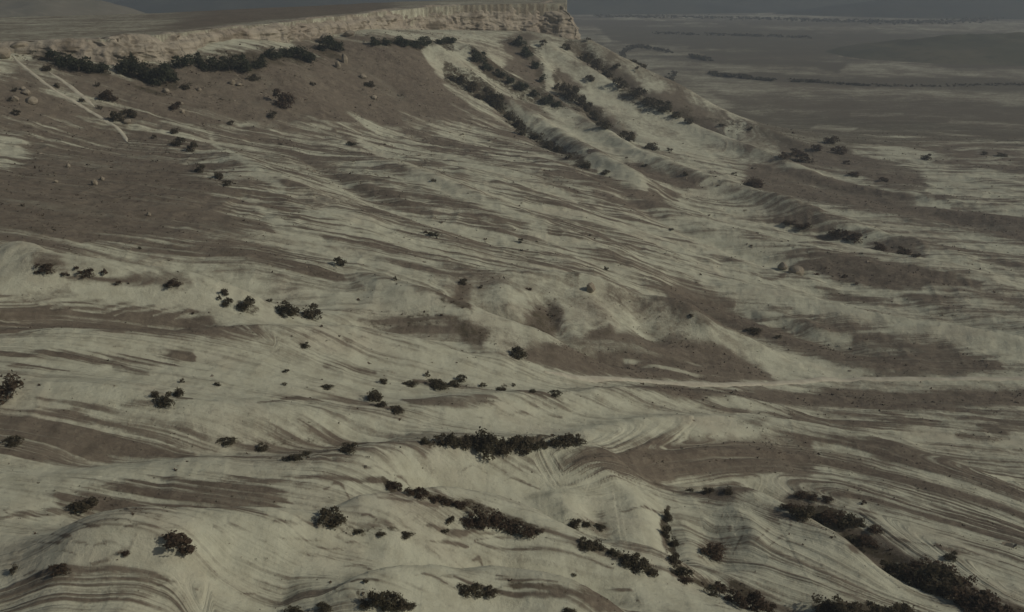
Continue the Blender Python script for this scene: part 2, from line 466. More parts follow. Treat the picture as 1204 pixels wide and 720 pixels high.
for pp, w, c in [
    ([(250, 165), (285, 190), (330, 222)], 7, .1), ([(425, 165), (500, 200), (560, 232), (640, 268)], 9, .08), ([(330, 275), (420, 300), (520, 315)], 9, .1),
    ([(520, 180), (600, 205), (680, 238)], 6, .12), ([(290, 232), (330, 262), (380, 280)], 8, .15), ([(440, 245), (520, 262), (620, 290)], 6, .1)]:
    streak(c, pp, w, .5)
# ---- spurs under the point
patch(.42, [(498, 52), (560, 46), (640, 40), (672, 36), (745, 76), (880, 150), (960, 190), (820, 225), (700, 190), (600, 140)], 4, .2)
streak(.05, [(502, 56), (520, 78), (560, 104), (620, 148), (680, 185), (760, 215)], 7)
streak(.12, [(525, 58), (550, 78), (590, 105), (660, 150), (760, 200), (860, 235)], 8)
streak(.95, [(526, 90), (560, 112), (600, 140), (615, 155), (660, 180), (700, 198)], 6)
streak(.9, [(556, 56), (580, 80), (620, 104), (660, 124), (720, 152)], 7)
patch(.95, [(590, 52), (616, 42), (628, 66), (642, 104), (620, 98), (604, 84)], 3, .1)
streak(.1, [(576, 58), (590, 74), (600, 84)], 4)
patch(.06, [(628, 56), (646, 62), (668, 80), (660, 96), (648, 100), (640, 82)], 3, .1)
streak(.9, [(652, 96), (682, 116), (712, 146), (745, 162)], 7)
streak(.12, [(650, 60), (690, 84), (740, 112), (800, 146), (880, 182)], 5)
streak(.92, [(662, 44), (690, 64), (722, 86), (762, 115), (810, 138), (880, 168)], 8)
streak(.15, [(690, 47), (722, 64), (748, 80)], 4)
streak(.12, [(760, 92), (800, 112), (860, 140), (930, 168)], 4)
streak(.85, [(770, 110), (820, 132), (890, 160), (940, 180)], 4)
streak(.10, [(640, 130), (720, 165), (800, 195), (870, 212)], 7, .4)
streak(.12, [(760, 165), (840, 185), (900, 200)], 7, .4)
patch(.9, [(588, 112), (635, 116), (654, 146), (612, 146)], 3, .3)
streak(.05, [(498, 57), (517, 80), (560, 109), (610, 144), (680, 180), (760, 216)], 4.5, .1)
streak(.06, [(557, 76), (600, 102), (650, 130), (713, 172), (790, 197), (860, 216)], 5, .1)
streak(.05, [(634, 58), (682, 93), (752, 125), (870, 176), (930, 198)], 3.5, .1)
streak(.9, [(668, 56), (720, 90), (770, 118), (808, 138)], 7, .1)
streak(.08, [(686, 54), (745, 86), (784, 103), (870, 130), (920, 150)], 3.2, .1)
streak(.85, [(780, 110), (830, 128), (870, 146)], 3.5, .1)
streak(.92, [(745, 196), (800, 208), (872, 228), (930, 240)], 8, .2)
streak(.85, [(690, 178), (760, 196), (800, 206)], 4, .3)
# ---- right-hand slopes
patch(.30, [(860, 150), (960, 160), (1204, 200), (1300, 215), (1300, 310), (1000, 330), (850, 300), (800, 240)], 8, .55)
sharp(.94, [(862, 214), (880, 190), (960, 204), (1085, 226), (1204, 256), (1300, 275), (1300, 305), (1204, 285), (1060, 255), (960, 238)], 4, .12)
sharp(.93, [(918, 178), (950, 166), (1010, 174), (1086, 194), (1088, 220), (1040, 220), (985, 204), (930, 192)], 4, .1)
streak(.1, [(930, 196), (1000, 214), (1060, 226), (1120, 240)], 3.5)
patch(.15, [(1090, 200), (1150, 198), (1260, 220), (1260, 250), (1160, 238), (1100, 222)], 6, .9)
sharp(.97, [(926, 304), (965, 296), (1000, 298), (1060, 308), (1120, 320), (1156, 332), (1150, 339), (1100, 337), (1040, 338), (985, 331), (950, 321)], 2, .05)
sharp(.95, [(1016, 282), (1050, 282), (1090, 296), (1088, 304), (1040, 300)], 3, .05)
streak(.85, [(918, 258), (950, 266), (1010, 282)], 4)
streak(.08, [(880, 268), (980, 286), (1080, 306), (1204, 336)], 4)
streak(.1, [(760, 255), (850, 285), (900, 310)], 8, .7)
patch(.85, [(960, 335), (1010, 340), (1050, 352), (1000, 352)], 3)
patch(.85, [(1060, 340), (1120, 352), (1130, 362), (1080, 360)], 4)
streak(.7, [(1140, 345), (1204, 360), (1260, 372)], 6)
streak(.15, [(1090, 338), (1150, 352), (1204, 366)], 5)
# ---- the hollows before the road
patch(.46, [(400, 330), (560, 330), (760, 335), (1000, 360), (1250, 400), (1250, 445), (860, 450), (700, 443), (560, 420)], 8, .25)
sharp(.95, [(800, 325), (864, 337), (934, 364), (988, 367), (1035, 381), (1085, 391), (1135, 404), (1174, 415), (1178, 432), (1135, 442), (1068, 444), (1015, 435), (968, 422), (900, 405), (833, 385), (790, 372), (780, 340)], 3.5, .3)
sharp(.95, [(600, 420), (660, 408), (740, 396), (790, 388), (843, 402), (880, 421), (906, 442), (860, 448), (780, 446), (700, 443), (640, 432)], 3.5, .3)
sharp(.10, [(866, 358), (900, 366), (940, 378), (1000, 402), (980, 402), (930, 386), (880, 370)], 2, .2)
sharp(.08, [(790, 382), (850, 396), (900, 408), (950, 422), (1010, 439), (960, 444), (920, 440), (887, 428), (850, 403), (800, 388)], 2, .25)
streak(.06, [(830, 330), (920, 350), (1010, 368), (1100, 386), (1204, 412), (1300, 430)], 9)
sharp(.62, [(560, 333), (640, 336), (705, 351), (700, 356), (640, 345), (580, 340)])
sharp(.20, [(552, 343), (600, 338), (622, 350), (618, 382), (590, 379), (560, 367)], 3)
sharp(.93, [(514, 344), (540, 335), (554, 338), (545, 352), (554, 366), (535, 361)], 2, .05, .42)
sharp(.18, [(660, 362), (690, 360), (722, 372), (742, 390), (695, 402), (665, 388)], 3)
sharp(.95, [(630, 358), (652, 356), (662, 368), (658, 389), (632, 389), (622, 376)], 3, .05, .5)
sharp(.93, [(694, 389), (716, 383), (720, 393), (706, 404), (686, 401)], 3, .05, .42)
sharp(.62, [(690, 404), (760, 402), (775, 416), (720, 421)], 4)
sharp(.75, [(664, 326), (672, 321), (683, 324), (682, 336), (670, 339), (662, 333)], 2.2, .05, .45)
sharp(.05, [(684, 326), (704, 328), (712, 342), (692, 344)], 2)
sharp(.04, [(420, 326), (470, 333), (500, 345), (540, 363), (580, 376), (620, 388), (660, 404), (704, 421), (660, 409), (620, 401), (590, 396), (560, 386), (530, 372), (500, 367), (440, 356)], 2)
sharp(.36, [(562, 388), (600, 396), (640, 406), (652, 426), (620, 426), (590, 413), (570, 401)], 4)
sharp(.93, [(512, 371), (536, 370), (560, 383), (574, 396), (566, 409), (546, 405), (530, 391)], 3, .03, .5)
sharp(.95, [(620, 414), (660, 407), (704, 416), (760, 428), (860, 442), (905, 444), (780, 442), (700, 438), (650, 429), (612, 425)], 2.5)
sharp(.08, [(676, 412), (720, 420), (790, 434), (850, 443), (790, 437), (720, 425)], 1.4)
patch(.75, [(430, 370), (470, 366), (540, 376), (535, 400), (470, 392)], 5, .2)
patch(.15, [(330, 320), (430, 335), (470, 362), (420, 378), (380, 372)], 6)
# ---- left mound
patch(.22, [(-80, 292), (150, 298), (330, 335), (420, 368), (420, 392), (300, 365), (180, 345), (70, 330), (0, 312), (-80, 306)], 5, .3)
patch(.03, [(-80, 308), (0, 314), (45, 320), (80, 334), (20, 338), (-80, 338)], 3, .05)
patch(.95, [(-80, 338), (60, 336), (150, 338), (230, 362), (312, 402), (250, 398), (160, 390), (60, 392), (-80, 396)], 5, .8)
streak(.04, [(85, 335), (190, 348), (300, 371), (400, 396)], 5)
for pp in ([(45, 354), (80, 351), (122, 345)], [(60, 361), (100, 357), (152, 350)], [(86, 364), (130, 361), (182, 353)], [(130, 368), (170, 363), (216, 357)], [(175, 370), (210, 364), (242, 361)], [(200, 376), (226, 371), (254, 367)],
           [(92, 347), (140, 343), (180, 344)]):
    streak(.15, pp, 1.5, .3, k=.8)
sharp(.75, [(40, 306), (50, 299), (66, 302), (74, 314), (58, 320), (44, 316)], 4, .1, .3)
sharp(.7, [(190, 322), (222, 322), (228, 340), (200, 338)], 4, .1, .2)
sharp(.08, [(-80, 314), (0, 315), (30, 316), (60, 326), (76, 332), (40, 337), (-80, 340)], 2)
patch(.12, [(-80, 396), (150, 398), (330, 400), (520, 408), (640, 434), (700, 446), (600, 470), (300, 490), (0, 485), (-80, 480)], 5, .45)
patch(.9, [(60, 416), (140, 418), (220, 421), (200, 432), (100, 428), (0, 424), (0, 419)], 3, .8)
streak(.6, [(130, 432), (170, 440)], 4)
streak(.6, [(0, 434), (40, 432), (80, 437)], 3)
streak(.5, [(380, 432), (420, 436), (440, 438)], 5)
streak(.7, [(60, 488), (110, 478), (160, 474), (220, 468)], 4)
streak(.75, [(300, 472), (360, 470), (420, 474), (470, 482)], 4)
patch(.88, [(470, 470), (520, 466), (585, 468), (586, 478), (520, 480), (480, 478)], 3, .05)
streak(.7, [(480, 448), (540, 452), (600, 460), (660, 464)], 4)
# ---- the road country to the right
sharp(.97, [(702, 455), (800, 454), (1000, 458), (1300, 456), (1300, 476), (1100, 482), (940, 478), (820, 470)], 3, .2)
patch(.85, [(820, 474), (960, 484), (1100, 488), (1300, 482), (1300, 500), (1120, 498), (1000, 500), (920, 494)], 4, .55)
patch(.60, [(1030, 505), (1120, 500), (1260, 508), (1260, 545), (1160, 535), (1070, 520)], 5, .4, .3)
patch(.05, [(1055, 508), (1085, 502), (1120, 508), (1118, 517), (1070, 516)], 3)
patch(.05, [(1166, 522), (1204, 510), (1260, 510), (1260, 535), (1204, 533)], 3)
patch(.10, [(420, 488), (560, 486), (760, 474), (900, 486), (960, 500), (830, 510), (700, 514), (600, 505), (430, 506)], 6, .3)
streak(.5, [(550, 490), (620, 486), (660, 488)], 2.5)
patch(.5, [(860, 490), (900, 492), (890, 502), (868, 500)], 4)
sharp(1.05, [(660, 548), (700, 529), (760, 517), (830, 509), (900, 507), (985, 517), (1050, 535), (1204, 576), (1204, 596), (1060, 567), (990, 555), (900, 562), (800, 569), (720, 566)], 5, .7)
patch(.42, [(960, 520), (1080, 528), (1260, 575), (1260, 690), (1120, 640), (1000, 590), (960, 565)], 6, .95)
patch(.10, [(780, 566), (900, 562), (1000, 590), (1100, 630), (1260, 690), (1260, 740), (1150, 690), (1020, 625), (920, 584)], 6, .55)
streak(.92, [(940, 536), (1000, 547), (1100, 574), (1204, 606), (1260, 624)], 8, .55)
streak(.9, [(960, 528), (1050, 542), (1140, 564), (1260, 600)], 5, .5)
streak(.8, [(980, 580), (1080, 604), (1204, 640)], 3, .5)
streak(.7, [(980, 562), (1080, 590), (1204, 628)], 3, .9)
streak(.6, [(1000, 628), (1080, 640), (1150, 654)], 2.5)
streak(.6, [(1010, 600), (1100, 622), (1204, 650)], 2)
# ---- near chalk, left
patch(.10, [(-80, 548), (200, 540), (420, 535), (520, 540), (640, 560), (640, 800), (-80, 800)], 8, .40)
patch(.90, [(-80, 488), (60, 490), (150, 503), (260, 514), (400, 518), (500, 514), (500, 528), (380, 534), (250, 532), (150, 537), (50, 546), (-80, 548)], 7, .78)
patch(.84, [(70, 582), (130, 568), (220, 562), (300, 566), (330, 588), (310, 602), (230, 598), (160, 606), (80, 600)], 8, .85)
streak(.75, [(0, 610), (60, 602), (120, 600), (160, 604)], 4, .4)
streak(.7, [(270, 572), (330, 566), (400, 562), (450, 562)], 4, .5)
patch(.7, [(254, 618), (270, 612), (310, 610), (320, 618), (280, 624)], 3)
streak(.6, [(320, 612), (380, 616), (430, 622), (490, 628)], 4)
streak(.75, [(-20, 700), (40, 680), (110, 670), (170, 672), (208, 688)], 2.6)
streak(.6, [(0, 712), (60, 694), (130, 690), (180, 702)], 2.4)
streak(.5, [(20, 724), (80, 708), (140, 706)], 2.4)
streak(.6, [(110, 664), (150, 648), (165, 628)], 2.4)
patch(.30, [(0, 690), (100, 676), (200, 690), (220, 720), (0, 740)], 8, .9)
patch(.35, [(300, 668), (390, 672), (420, 700), (400, 740), (330, 740)], 8, .7)
streak(.45, [(290, 666), (340, 650), (420, 660)], 2)
# ---- near chalk, middle and right
patch(.04, [(450, 545), (560, 545), (680, 560), (760, 575), (790, 600), (785, 645), (700, 640), (620, 612), (540, 580)], 5, .2)
patch(.04, [(440, 632), (530, 620), (600, 622), (690, 650), (800, 676), (900, 722), (760, 722), (640, 690), (560, 682), (460, 690)], 4, .15)
patch(.02, [(420, 724), (540, 699), (610, 700), (700, 724), (700, 760), (420, 760)], 2, .1)
patch(.92, [(586, 680), (640, 688), (700, 698), (756, 722), (700, 726), (640, 700), (596, 692)], 2.5, .05)
streak(.85, [(450, 562), (520, 580), (570, 598), (640, 624)], 6)
streak(.8, [(640, 622), (690, 640), (740, 658), (800, 674)], 5)
patch(.6, [(668, 610), (706, 606), (720, 628), (700, 640), (676, 634)], 4, .4)
streak(.85, [(786, 598), (780, 625), (790, 655), (800, 672)], 4.5)
patch(.25, [(800, 588), (860, 586), (930, 608), (1010, 660), (1100, 712), (1050, 722), (900, 715), (800, 670)], 6, .7)
patch(.65, [(826, 630), (852, 626), (854, 652), (826, 656)], 4)
patch(.6, [(885, 606), (915, 598), (930, 610), (905, 625)], 4)
patch(.05, [(920, 612), (960, 632), (1020, 660), (1100, 712), (1040, 706), (960, 660)], 3)
streak(.9, [(770, 566), (860, 578), (930, 592), (1000, 625), (1040, 650), (1204, 720)], 9, .1)
patch(.95, [(990, 622), (1030, 628), (1060, 650), (1040, 668), (1000, 648)], 4, .05)
streak(.85, [(790, 674), (840, 690), (900, 712), (960, 728)], 7)
streak(.5, [(560, 636), (660, 648), (720, 668)], 2)
streak(.5, [(670, 524), (720, 520), (780, 528)], 4)
# ---- scrub in the hollows
SCRUB = SMOOTH
def scrub(pp, w, k=.8):
    P = dense(plan(pp), 5); m = _box(P, w * 2)
    d_, _, al = line_dist(UW[m] * .4 + GU[m] * .6, QW[m] * .4 + GQ[m] * .6, P)
    wt = k * .78 * (1 - sstep(w * .2, w * 1.1, d_ + RAG[m] * w * .7))
    SCRUB[m] = np.maximum(SCRUB[m], wt)
for pp, w, k in [
    ([(526, 90), (560, 108), (580, 120), (605, 146), (615, 156), (650, 174), (690, 196)], 7, .8), ([(556, 58), (575, 80), (600, 95), (640, 118), (662, 126)], 7, .75),
    ([(600, 48), (618, 60), (634, 84), (640, 104)], 7, .7), ([(655, 98), (670, 112), (690, 130), (712, 148)], 7, .8), ([(665, 48), (690, 68), (712, 88), (764, 118), (812, 142)], 7, .65),
    ([(812, 142), (850, 148), (884, 152)], 3, .6), ([(925, 184), (960, 174), (990, 180)], 4, .4), ([(872, 216), (898, 218)], 3, .4),
    ([(928, 262), (960, 268), (1010, 282), (1075, 300)], 3, .35), ([(200, 168), (228, 178), (262, 214)], 5, .6), ([(40, 58), (80, 72), (125, 84)], 9, .8), ([(142, 74), (175, 88), (205, 92)], 12, .9),
    ([(225, 70), (270, 78), (320, 70), (396, 58)], 8, .8), ([(437, 50), (490, 52), (530, 50)], 5, .8),
    ([(340, 368), (368, 370)], 9, .6), ([(280, 360), (300, 360)], 7, .6), ([(50, 314), (66, 316)], 7, .55), ([(0, 460), (14, 460)], 8, .7),
    ([(640, 362), (648, 378), (646, 390)], 11, .55), ([(690, 398), (712, 390)], 8, .5), ([(520, 350), (545, 352)], 8, .5), ([(480, 378), (520, 376), (560, 388), (580, 402)], 8, .5), ([(436, 380), (480, 386)], 6, .45),
    ([(505, 520), (560, 518), (620, 522), (685, 517)], 6, .8), ([(452, 566), (500, 580), (545, 592), (580, 606), (632, 624)], 7, .75), ([(672, 616), (710, 620)], 5, .5), ([(684, 640), (720, 650), (770, 672)], 7, .8),
    ([(786, 598), (781, 626), (792, 652), (802, 676)], 6, .85), ([(425, 704), (480, 710)], 7, .6), ([(540, 692), (590, 694)], 5, .7), ([(925, 596), (960, 606), (1008, 614)], 11, .85), ([(935, 580), (975, 584)], 4, .6),
    ([(990, 628), (1040, 656)], 9, .65), ([(1040, 668), (1090, 684), (1140, 704), (1204, 730)], 16, .9), ([(955, 716), (1080, 722)], 11, .8), ([(810, 680), (850, 692), (885, 708), (910, 724)], 11, .8), ([(826, 642), (852, 640)], 8, .45),
    ([(600, 686), (680, 696), (750, 720)], 6, .5), ([(770, 568), (860, 577), (930, 590)], 4, .55), ([(205, 636), (222, 642)], 5, .5), ([(260, 516), (320, 522), (400, 522)], 4, .45), ([(380, 622), (440, 626), (490, 629)], 4, .5), ([(470, 452), (530, 452), (600, 456)], 3.5, .5), ([(510, 472), (580, 473)], 4, .5)]:
    scrub(pp, w, k)
for pp in ([(866, 598), (873, 622), (862, 650)], [(884, 597), (902, 606), (906, 620), (888, 634)], [(852, 600), (858, 624), (848, 640)], [(900, 596), (926, 606), (930, 622), (905, 640)], [(836, 590), (850, 596), (846, 612)]):
    streak(.6, pp, 2.2, k=.9)
for i in range(46):
    x, y = RNG.uniform(-20, 640), RNG.uniform(545, 715)
    l = RNG.uniform(18, 60)
    streak(RNG.choice([.6, .75]), [(x, y), (x + l * .5, y + RNG.uniform(-5, 2)), (x + l, y + RNG.uniform(-3, 9))], RNG.uniform(.9, 1.7), k=.8)
for i in range(30):
    x, y = RNG.uniform(800, 1204), RNG.uniform(590, 710)
    l = RNG.uniform(18, 60)
    streak(RNG.choice([.6, .75]), [(x, y), (x + l * .5, y + l * .1), (x + l, y + l * .28)], RNG.uniform(.9, 1.6), k=.8)
# chalk hollows and blow-outs, small
for i in range(40):
    x, y = RNG.uniform(0, 1204), RNG.uniform(160, 720)
    streak(RNG.choice([.75, .1, .85]), [(x, y), (x + RNG.uniform(10, 40), y + RNG.uniform(-2, 10)), (x + RNG.uniform(40, 80), y + RNG.uniform(0, 22))], RNG.uniform(1.2, 3.2), .6, k=.75)
# ---- the plain
plain = np.clip(sstep(1000, 1250, GY) + sstep(150, 175, 1291 * GA - 120) * sstep(900, 1000, GY), 0, 1) * (~plat)
fieldn = fbm(GX / 900, GY / 240, 2, 91)
fb = np.floor((fbm(GX / 1500, GY / 420, 2, 92) * .5 + .5) * 9 + GY / 260)
fv = _hash(fb.astype(np.int64), np.floor(GX / 700 + fb * .37).astype(np.int64), 5)
pc = .78 + .30 * (fv - .5) + fieldn * .22
_w = plain * (1 - sstep(9000, 12000, GY) * .0)
COVER = COVER * (1 - _w) + pc * _w
STRIPE = STRIPE * (1 - _w) + .08 * _w
OLIVE = OLIVE * (1 - _w) + (.65 + .35 * _hash(fb.astype(np.int64), np.floor(GX / 900).astype(np.int64), 9)) * _w
def field(cover, olive, pp, fe=3):
    P = plan(pp); m = _box(P, fe)
    sd = poly_sd(UW[m] * .35 + GU[m] * .65, QW[m] * .35 + GQ[m] * .65, P)
    _put(m, 1 - sstep(-fe, fe, sd), cover, .05, olive, None)
field(.62, .35, [(745, 84), (800, 88), (900, 98), (1080, 106), (1260, 116), (1260, 124), (1080, 116), (880, 108), (800, 103), (755, 94)])
field(.85, .5, [(830, 110), (960, 112), (1100, 122), (1260, 130), (1260, 160), (1100, 146), (960, 134), (860, 124)])
field(.68, .5, [(1000, 74), (1080, 70), (1120, 84), (1260, 80), (1260, 92), (1080, 92), (980, 90)])
field(.92, .95, [(700, 30), (840, 32), (1000, 40), (1080, 44), (1080, 62), (940, 62), (800, 54), (720, 48)], 2)
field(.70, .75, [(730, 66), (840, 74), (960, 80), (1000, 92), (860, 86), (740, 80)], 2)
field(.68, .5, [(1115, 140), (1204, 146), (1300, 150), (1300, 154), (1204, 150), (1115, 144)], 1.5)
field(.68, .5, [(1000, 132), (1060, 134), (1060, 138), (1000, 136)], 1.5)
field(.68, .5, [(960, 146), (1010, 150), (1000, 155), (950, 152)], 1.5)
patch(.32, [(1010, 172), (1100, 168), (1300, 172), (1300, 222), (1180, 214), (1090, 196)], 6, .8, .1)
patch(.70, [(1100, 186), (1204, 196), (1300, 204), (1300, 210), (1204, 204)], 3, .4)
# ---- the top of the plateau
COVER[plat] = .62; STRIPE[plat] = .05; OLIVE[plat] = .45
pd = GY - rim_Y(GA)
df = plat * sstep(35, 85, pd + fbm(GX / 70, GY / 70, 3, 41) * 50) * sstep(-.36, -.24, GA + fbm(GX / 60, GY / 200, 3, 42) * .05) * (1 - sstep(-.13, -.09, GA))
COVER = COVER * (1 - df) + .98 * df; OLIVE = OLIVE * (1 - df) + .08 * df
edge = plat & (pd < 40)
COVER[edge] = (.52 + .10 * np.clip(pd / 40, 0, 1))[edge]
COVER += fbm(GX / 40, GY / 40, 4, 101) * .12 + FLOW * .42 * mid_zone * (~plat) + LONG * .14 * near_zone
# terraces: the same bands colour the ground and step it
BAND = fbm(GX * .012 + WX * .02, TERR * .13, 3, 611, .6) * (1 - .55 * mid_zone) + fbm(GX * .035, TERR * .16, 3, 612, .65) * .65 * mid_zone
BAND2 = fbm(GX * .026, TERR * .34, 2, 621)
BAND = BAND * np.where(plat, .25, 1.0)
ZF = ZF + (BAND * 1.0 + BAND2 * .35) * np.clip(STRIPE * 1.1 + .04, 0, 1) * np.clip(GY / 330, .5, 1.5) * (~plat) * (1 - sstep(800, 1000, GY))
COVER = np.clip(np.where(COVER > .5, .5 + (COVER - .5) * 1.15, COVER), 0, 1.08)

# ------------------------------------------------------------------ node helper
def mat(name):
    m = bpy.data.materials.new(name); m.use_nodes = True
    nt = m.node_tree; nt.nodes.clear()
    return m, nt

class NT:
    def __init__(s, nt): s.t = nt
    def n(s, typ, **kw):
        nd = s.t.nodes.new(typ)
        for k, v in kw.items():
            setattr(nd, k, v)
        return nd
    def link(s, a, b): s.t.links.new(a, b)
    def setin(s, nd, i, v):
        if hasattr(v, 'is_linked') or isinstance(v, bpy.types.NodeSocket): s.link(v, nd.inputs[i])
        else: nd.inputs[i].default_value = v
    def math(s, op, a, b=None, c=None, clamp=False):
        nd = s.n('ShaderNodeMath', operation=op); nd.use_clamp = clamp
        s.setin(nd, 0, a)
        if b is not None: s.setin(nd, 1, b)
        if c is not None: s.setin(nd, 2, c)
        return nd.outputs[0]
    def ramp(s, v, a, b, smooth=True):
        nd = s.n('ShaderNodeMapRange'); nd.interpolation_type = 'SMOOTHSTEP' if smooth else 'LINEAR'
        s.setin(nd, 0, v); nd.inputs[1].default_value = a; nd.inputs[2].default_value = b
        nd.inputs[3].default_value = 0; nd.inputs[4].default_value = 1
        return nd.outputs[0]
    def mix(s, f, a, b):
        nd = s.n('ShaderNodeMix', data_type='RGBA')
        s.setin(nd, 0, f)
        for i, v in ((6, a), (7, b)):
            if isinstance(v, tuple): nd.inputs[i].default_value = (*v, 1)
            else: s.link(v, nd.inputs[i])
        return nd.outputs[2]
    def noise(s, vec, scale, detail=3, rough=.55, dist=0):
        nd = s.n('ShaderNodeTexNoise')
        s.link(vec, nd.inputs['Vector']); nd.inputs['Scale'].default_value = scale
        nd.inputs['Detail'].default_value = detail; nd.inputs['Roughness'].default_value = rough
        nd.inputs['Distortion'].default_value = dist
        return nd.outputs['Fac']
    def vscale(s, vec, sc):
        nd = s.n('ShaderNodeVectorMath', operation='MULTIPLY')
        s.link(vec, nd.inputs[0]); nd.inputs[1].default_value = sc
        return nd.outputs[0]

CHALK = (.60, .605, .465)
CHALK2 = (.49, .485, .365)
BROWN = (.142, .116, .088)
BROWN2 = (.185, .155, .117)
OLV = (.25, .212, .147)
OLV2 = (.135, .122, .088)

def ground_material():
    m, nt = mat('chalk_and_turf'); g = NT(nt)
    geo = g.n('ShaderNodeNewGeometry'); pos = geo.outputs['Position']
    at_ = g.n('ShaderNodeAttribute', attribute_name='cover')
    sep = g.n('ShaderNodeSeparateColor'); g.link(at_.outputs['Color'], sep.inputs[0])
    cov, stri, olv = sep.outputs
    zc = g.n('ShaderNodeAttribute', attribute_name='contour').outputs['Fac']
    px = g.n('ShaderNodeSeparateXYZ'); g.link(pos, px.inputs[0])
    # terracing
    band = g.n('ShaderNodeAttribute', attribute_name='band').outputs['Fac']
    cv2 = g.n('ShaderNodeCombineXYZ')
    g.link(g.math('MULTIPLY', px.outputs[0], .022), cv2.inputs[0])
    g.link(g.math('MULTIPLY', px.outputs[1], .006), cv2.inputs[1])
    g.link(g.math('MULTIPLY', zc, .48), cv2.inputs[2])
    band2 = g.noise(cv2.outputs[0], 1.0, 2, .55)
    bands = g.math('ADD', g.math('MULTIPLY', g.math('SUBTRACT', g.ramp(band, -.42, .42), .5), .95), g.math('MULTIPLY', g.math('SUBTRACT', g.ramp(band2, .34, .64), .5), .85))
    big = g.noise(pos, .035, 5, .6)
    mid = g.noise(pos, .19, 5, .65)
    fine = g.noise(pos, .9, 4, .7)
    grain = g.noise(pos, .30, 7, .85)
    nz = g.math('ADD', g.math('MULTIPLY', g.math('SUBTRACT', big, .5), .55), g.math('MULTIPLY', g.math('SUBTRACT', mid, .5), .75))
    nz = g.math('ADD', nz, g.math('MULTIPLY', g.math('SUBTRACT', fine, .5), .5))
        # noise counts most where cover is half-way
    flecks = g.ramp(g.math('ADD', grain, g.math('MULTIPLY', g.math('SUBTRACT', big, .5), .35)), .55, .70)
    half = g.math('MULTIPLY', g.math('MULTIPLY', cov, g.math('SUBTRACT', 1.0, cov)), 4.0)
    c = g.math('ADD', cov, g.math('MULTIPLY', bands, g.math('ADD', g.math('MULTIPLY', stri, .9), g.math('MULTIPLY', half, .22))))
    c = g.math('ADD', c, g.math('MULTIPLY', nz, g.math('MULTIPLY_ADD', half, .75, .45)))
    c = g.math('ADD', c, g.math('MULTIPLY', flecks, g.math('MULTIPLY_ADD', cov, .25, .22)))
    c = g.math('ADD', c, g.math('MULTIPLY', g.math('SUBTRACT', grain, .52), .9))
    c = g.ramp(c, .04, 1.0)
    chalk = g.mix(g.ramp(mid, .35, .7), CHALK, CHALK2)
    chalk = g.mix(g.math('MULTIPLY', g.ramp(big, .45, .7), .5), chalk, (.52, .475, .36))
    turf = g.mix(g.ramp(big, .35, .65), BROWN, BROWN2)
    turf = g.mix(g.math('MULTIPLY', g.ramp(grain, .44, .66), .75), turf, (.27, .235, .175))
    ol = g.mix(g.ramp(g.math('ADD', cov, g.math('MULTIPLY', g.math('SUBTRACT', big, .5), .5)), .4, .95), OLV, OLV2)
    turf = g.mix(g.math('MULTIPLY', g.ramp(mid, .5, .72), .6), turf, (.27, .235, .175))
    turf = g.mix(g.math('MULTIPLY', g.ramp(g.noise(pos, .11, 4, .6), .52, .66), .55), turf, (.115, .096, .070))
    turf = g.mix(olv, turf, ol)
    col = g.mix(c, chalk, turf)
    sc = g.ramp(g.math('ADD', at_.outputs['Alpha'], g.math('ADD', g.math('MULTIPLY', nz, .9), g.math('MULTIPLY', g.math('SUBTRACT', grain, .5), 1.2))), .34, .66)
    col = g.mix(sc, col, g.mix(g.ramp(mid, .35, .65), (.075, .064, .042), (.115, .096, .064)))
    b = g.n('ShaderNodeBsdfPrincipled')
    g.link(col, b.inputs['Base Color']); b.inputs['Roughness'].default_value = .95
    b.inputs['Specular IOR Level'].default_value = .15
    bp = g.n('ShaderNodeBump'); bp.inputs['Strength'].default_value = .5; bp.inputs['Distance'].default_value = .8
    hh = g.math('ADD', g.math('MULTIPLY', fine, .6), g.math('MULTIPLY', mid, 1.3))
    hh = g.math('ADD', hh, g.math('MULTIPLY', bands, g.math('MULTIPLY', stri, .9)))
    hh = g.math('ADD', hh, g.math('ADD', g.math('MULTIPLY', c, .35), g.math('MULTIPLY', grain, 1.2)))
    g.link(hh, bp.inputs['Height']); g.link(bp.outputs[0], b.inputs['Normal'])
    o = g.n('ShaderNodeOutputMaterial'); g.link(b.outputs[0], o.inputs[0])
    return m

def grid_mesh(name, V, ny, nx, close=False):
    me = bpy.data.meshes.new(name)
    idx = np.arange(ny * nx).reshape(ny, nx)
    q = np.stack([idx[:-1, :-1], idx[:-1, 1:], idx[1:, 1:], idx[1:, :-1]], -1).reshape(-1, 4)
    me.vertices.add(len(V)); me.vertices.foreach_set('co', V.astype(np.float32).ravel())
    me.loops.add(q.size); me.loops.foreach_set('vertex_index', q.astype(np.int32).ravel())
    me.polygons.add(len(q)); me.polygons.foreach_set('loop_start', np.arange(0, q.size, 4, dtype=np.int32))
    me.polygons.foreach_set('use_smooth', np.ones(len(q), bool))
    me.update(calc_edges=True)
    return me

def link(name, me, m=None, parent=None, **props):
    o = bpy.data.objects.new(name, me); COL.objects.link(o)
    if m is not None and me is not None and len(me.materials) == 0: me.materials.append(m)
    if parent is not None: o.parent = parent
    for k, v in props.items(): o[k] = v
    return o

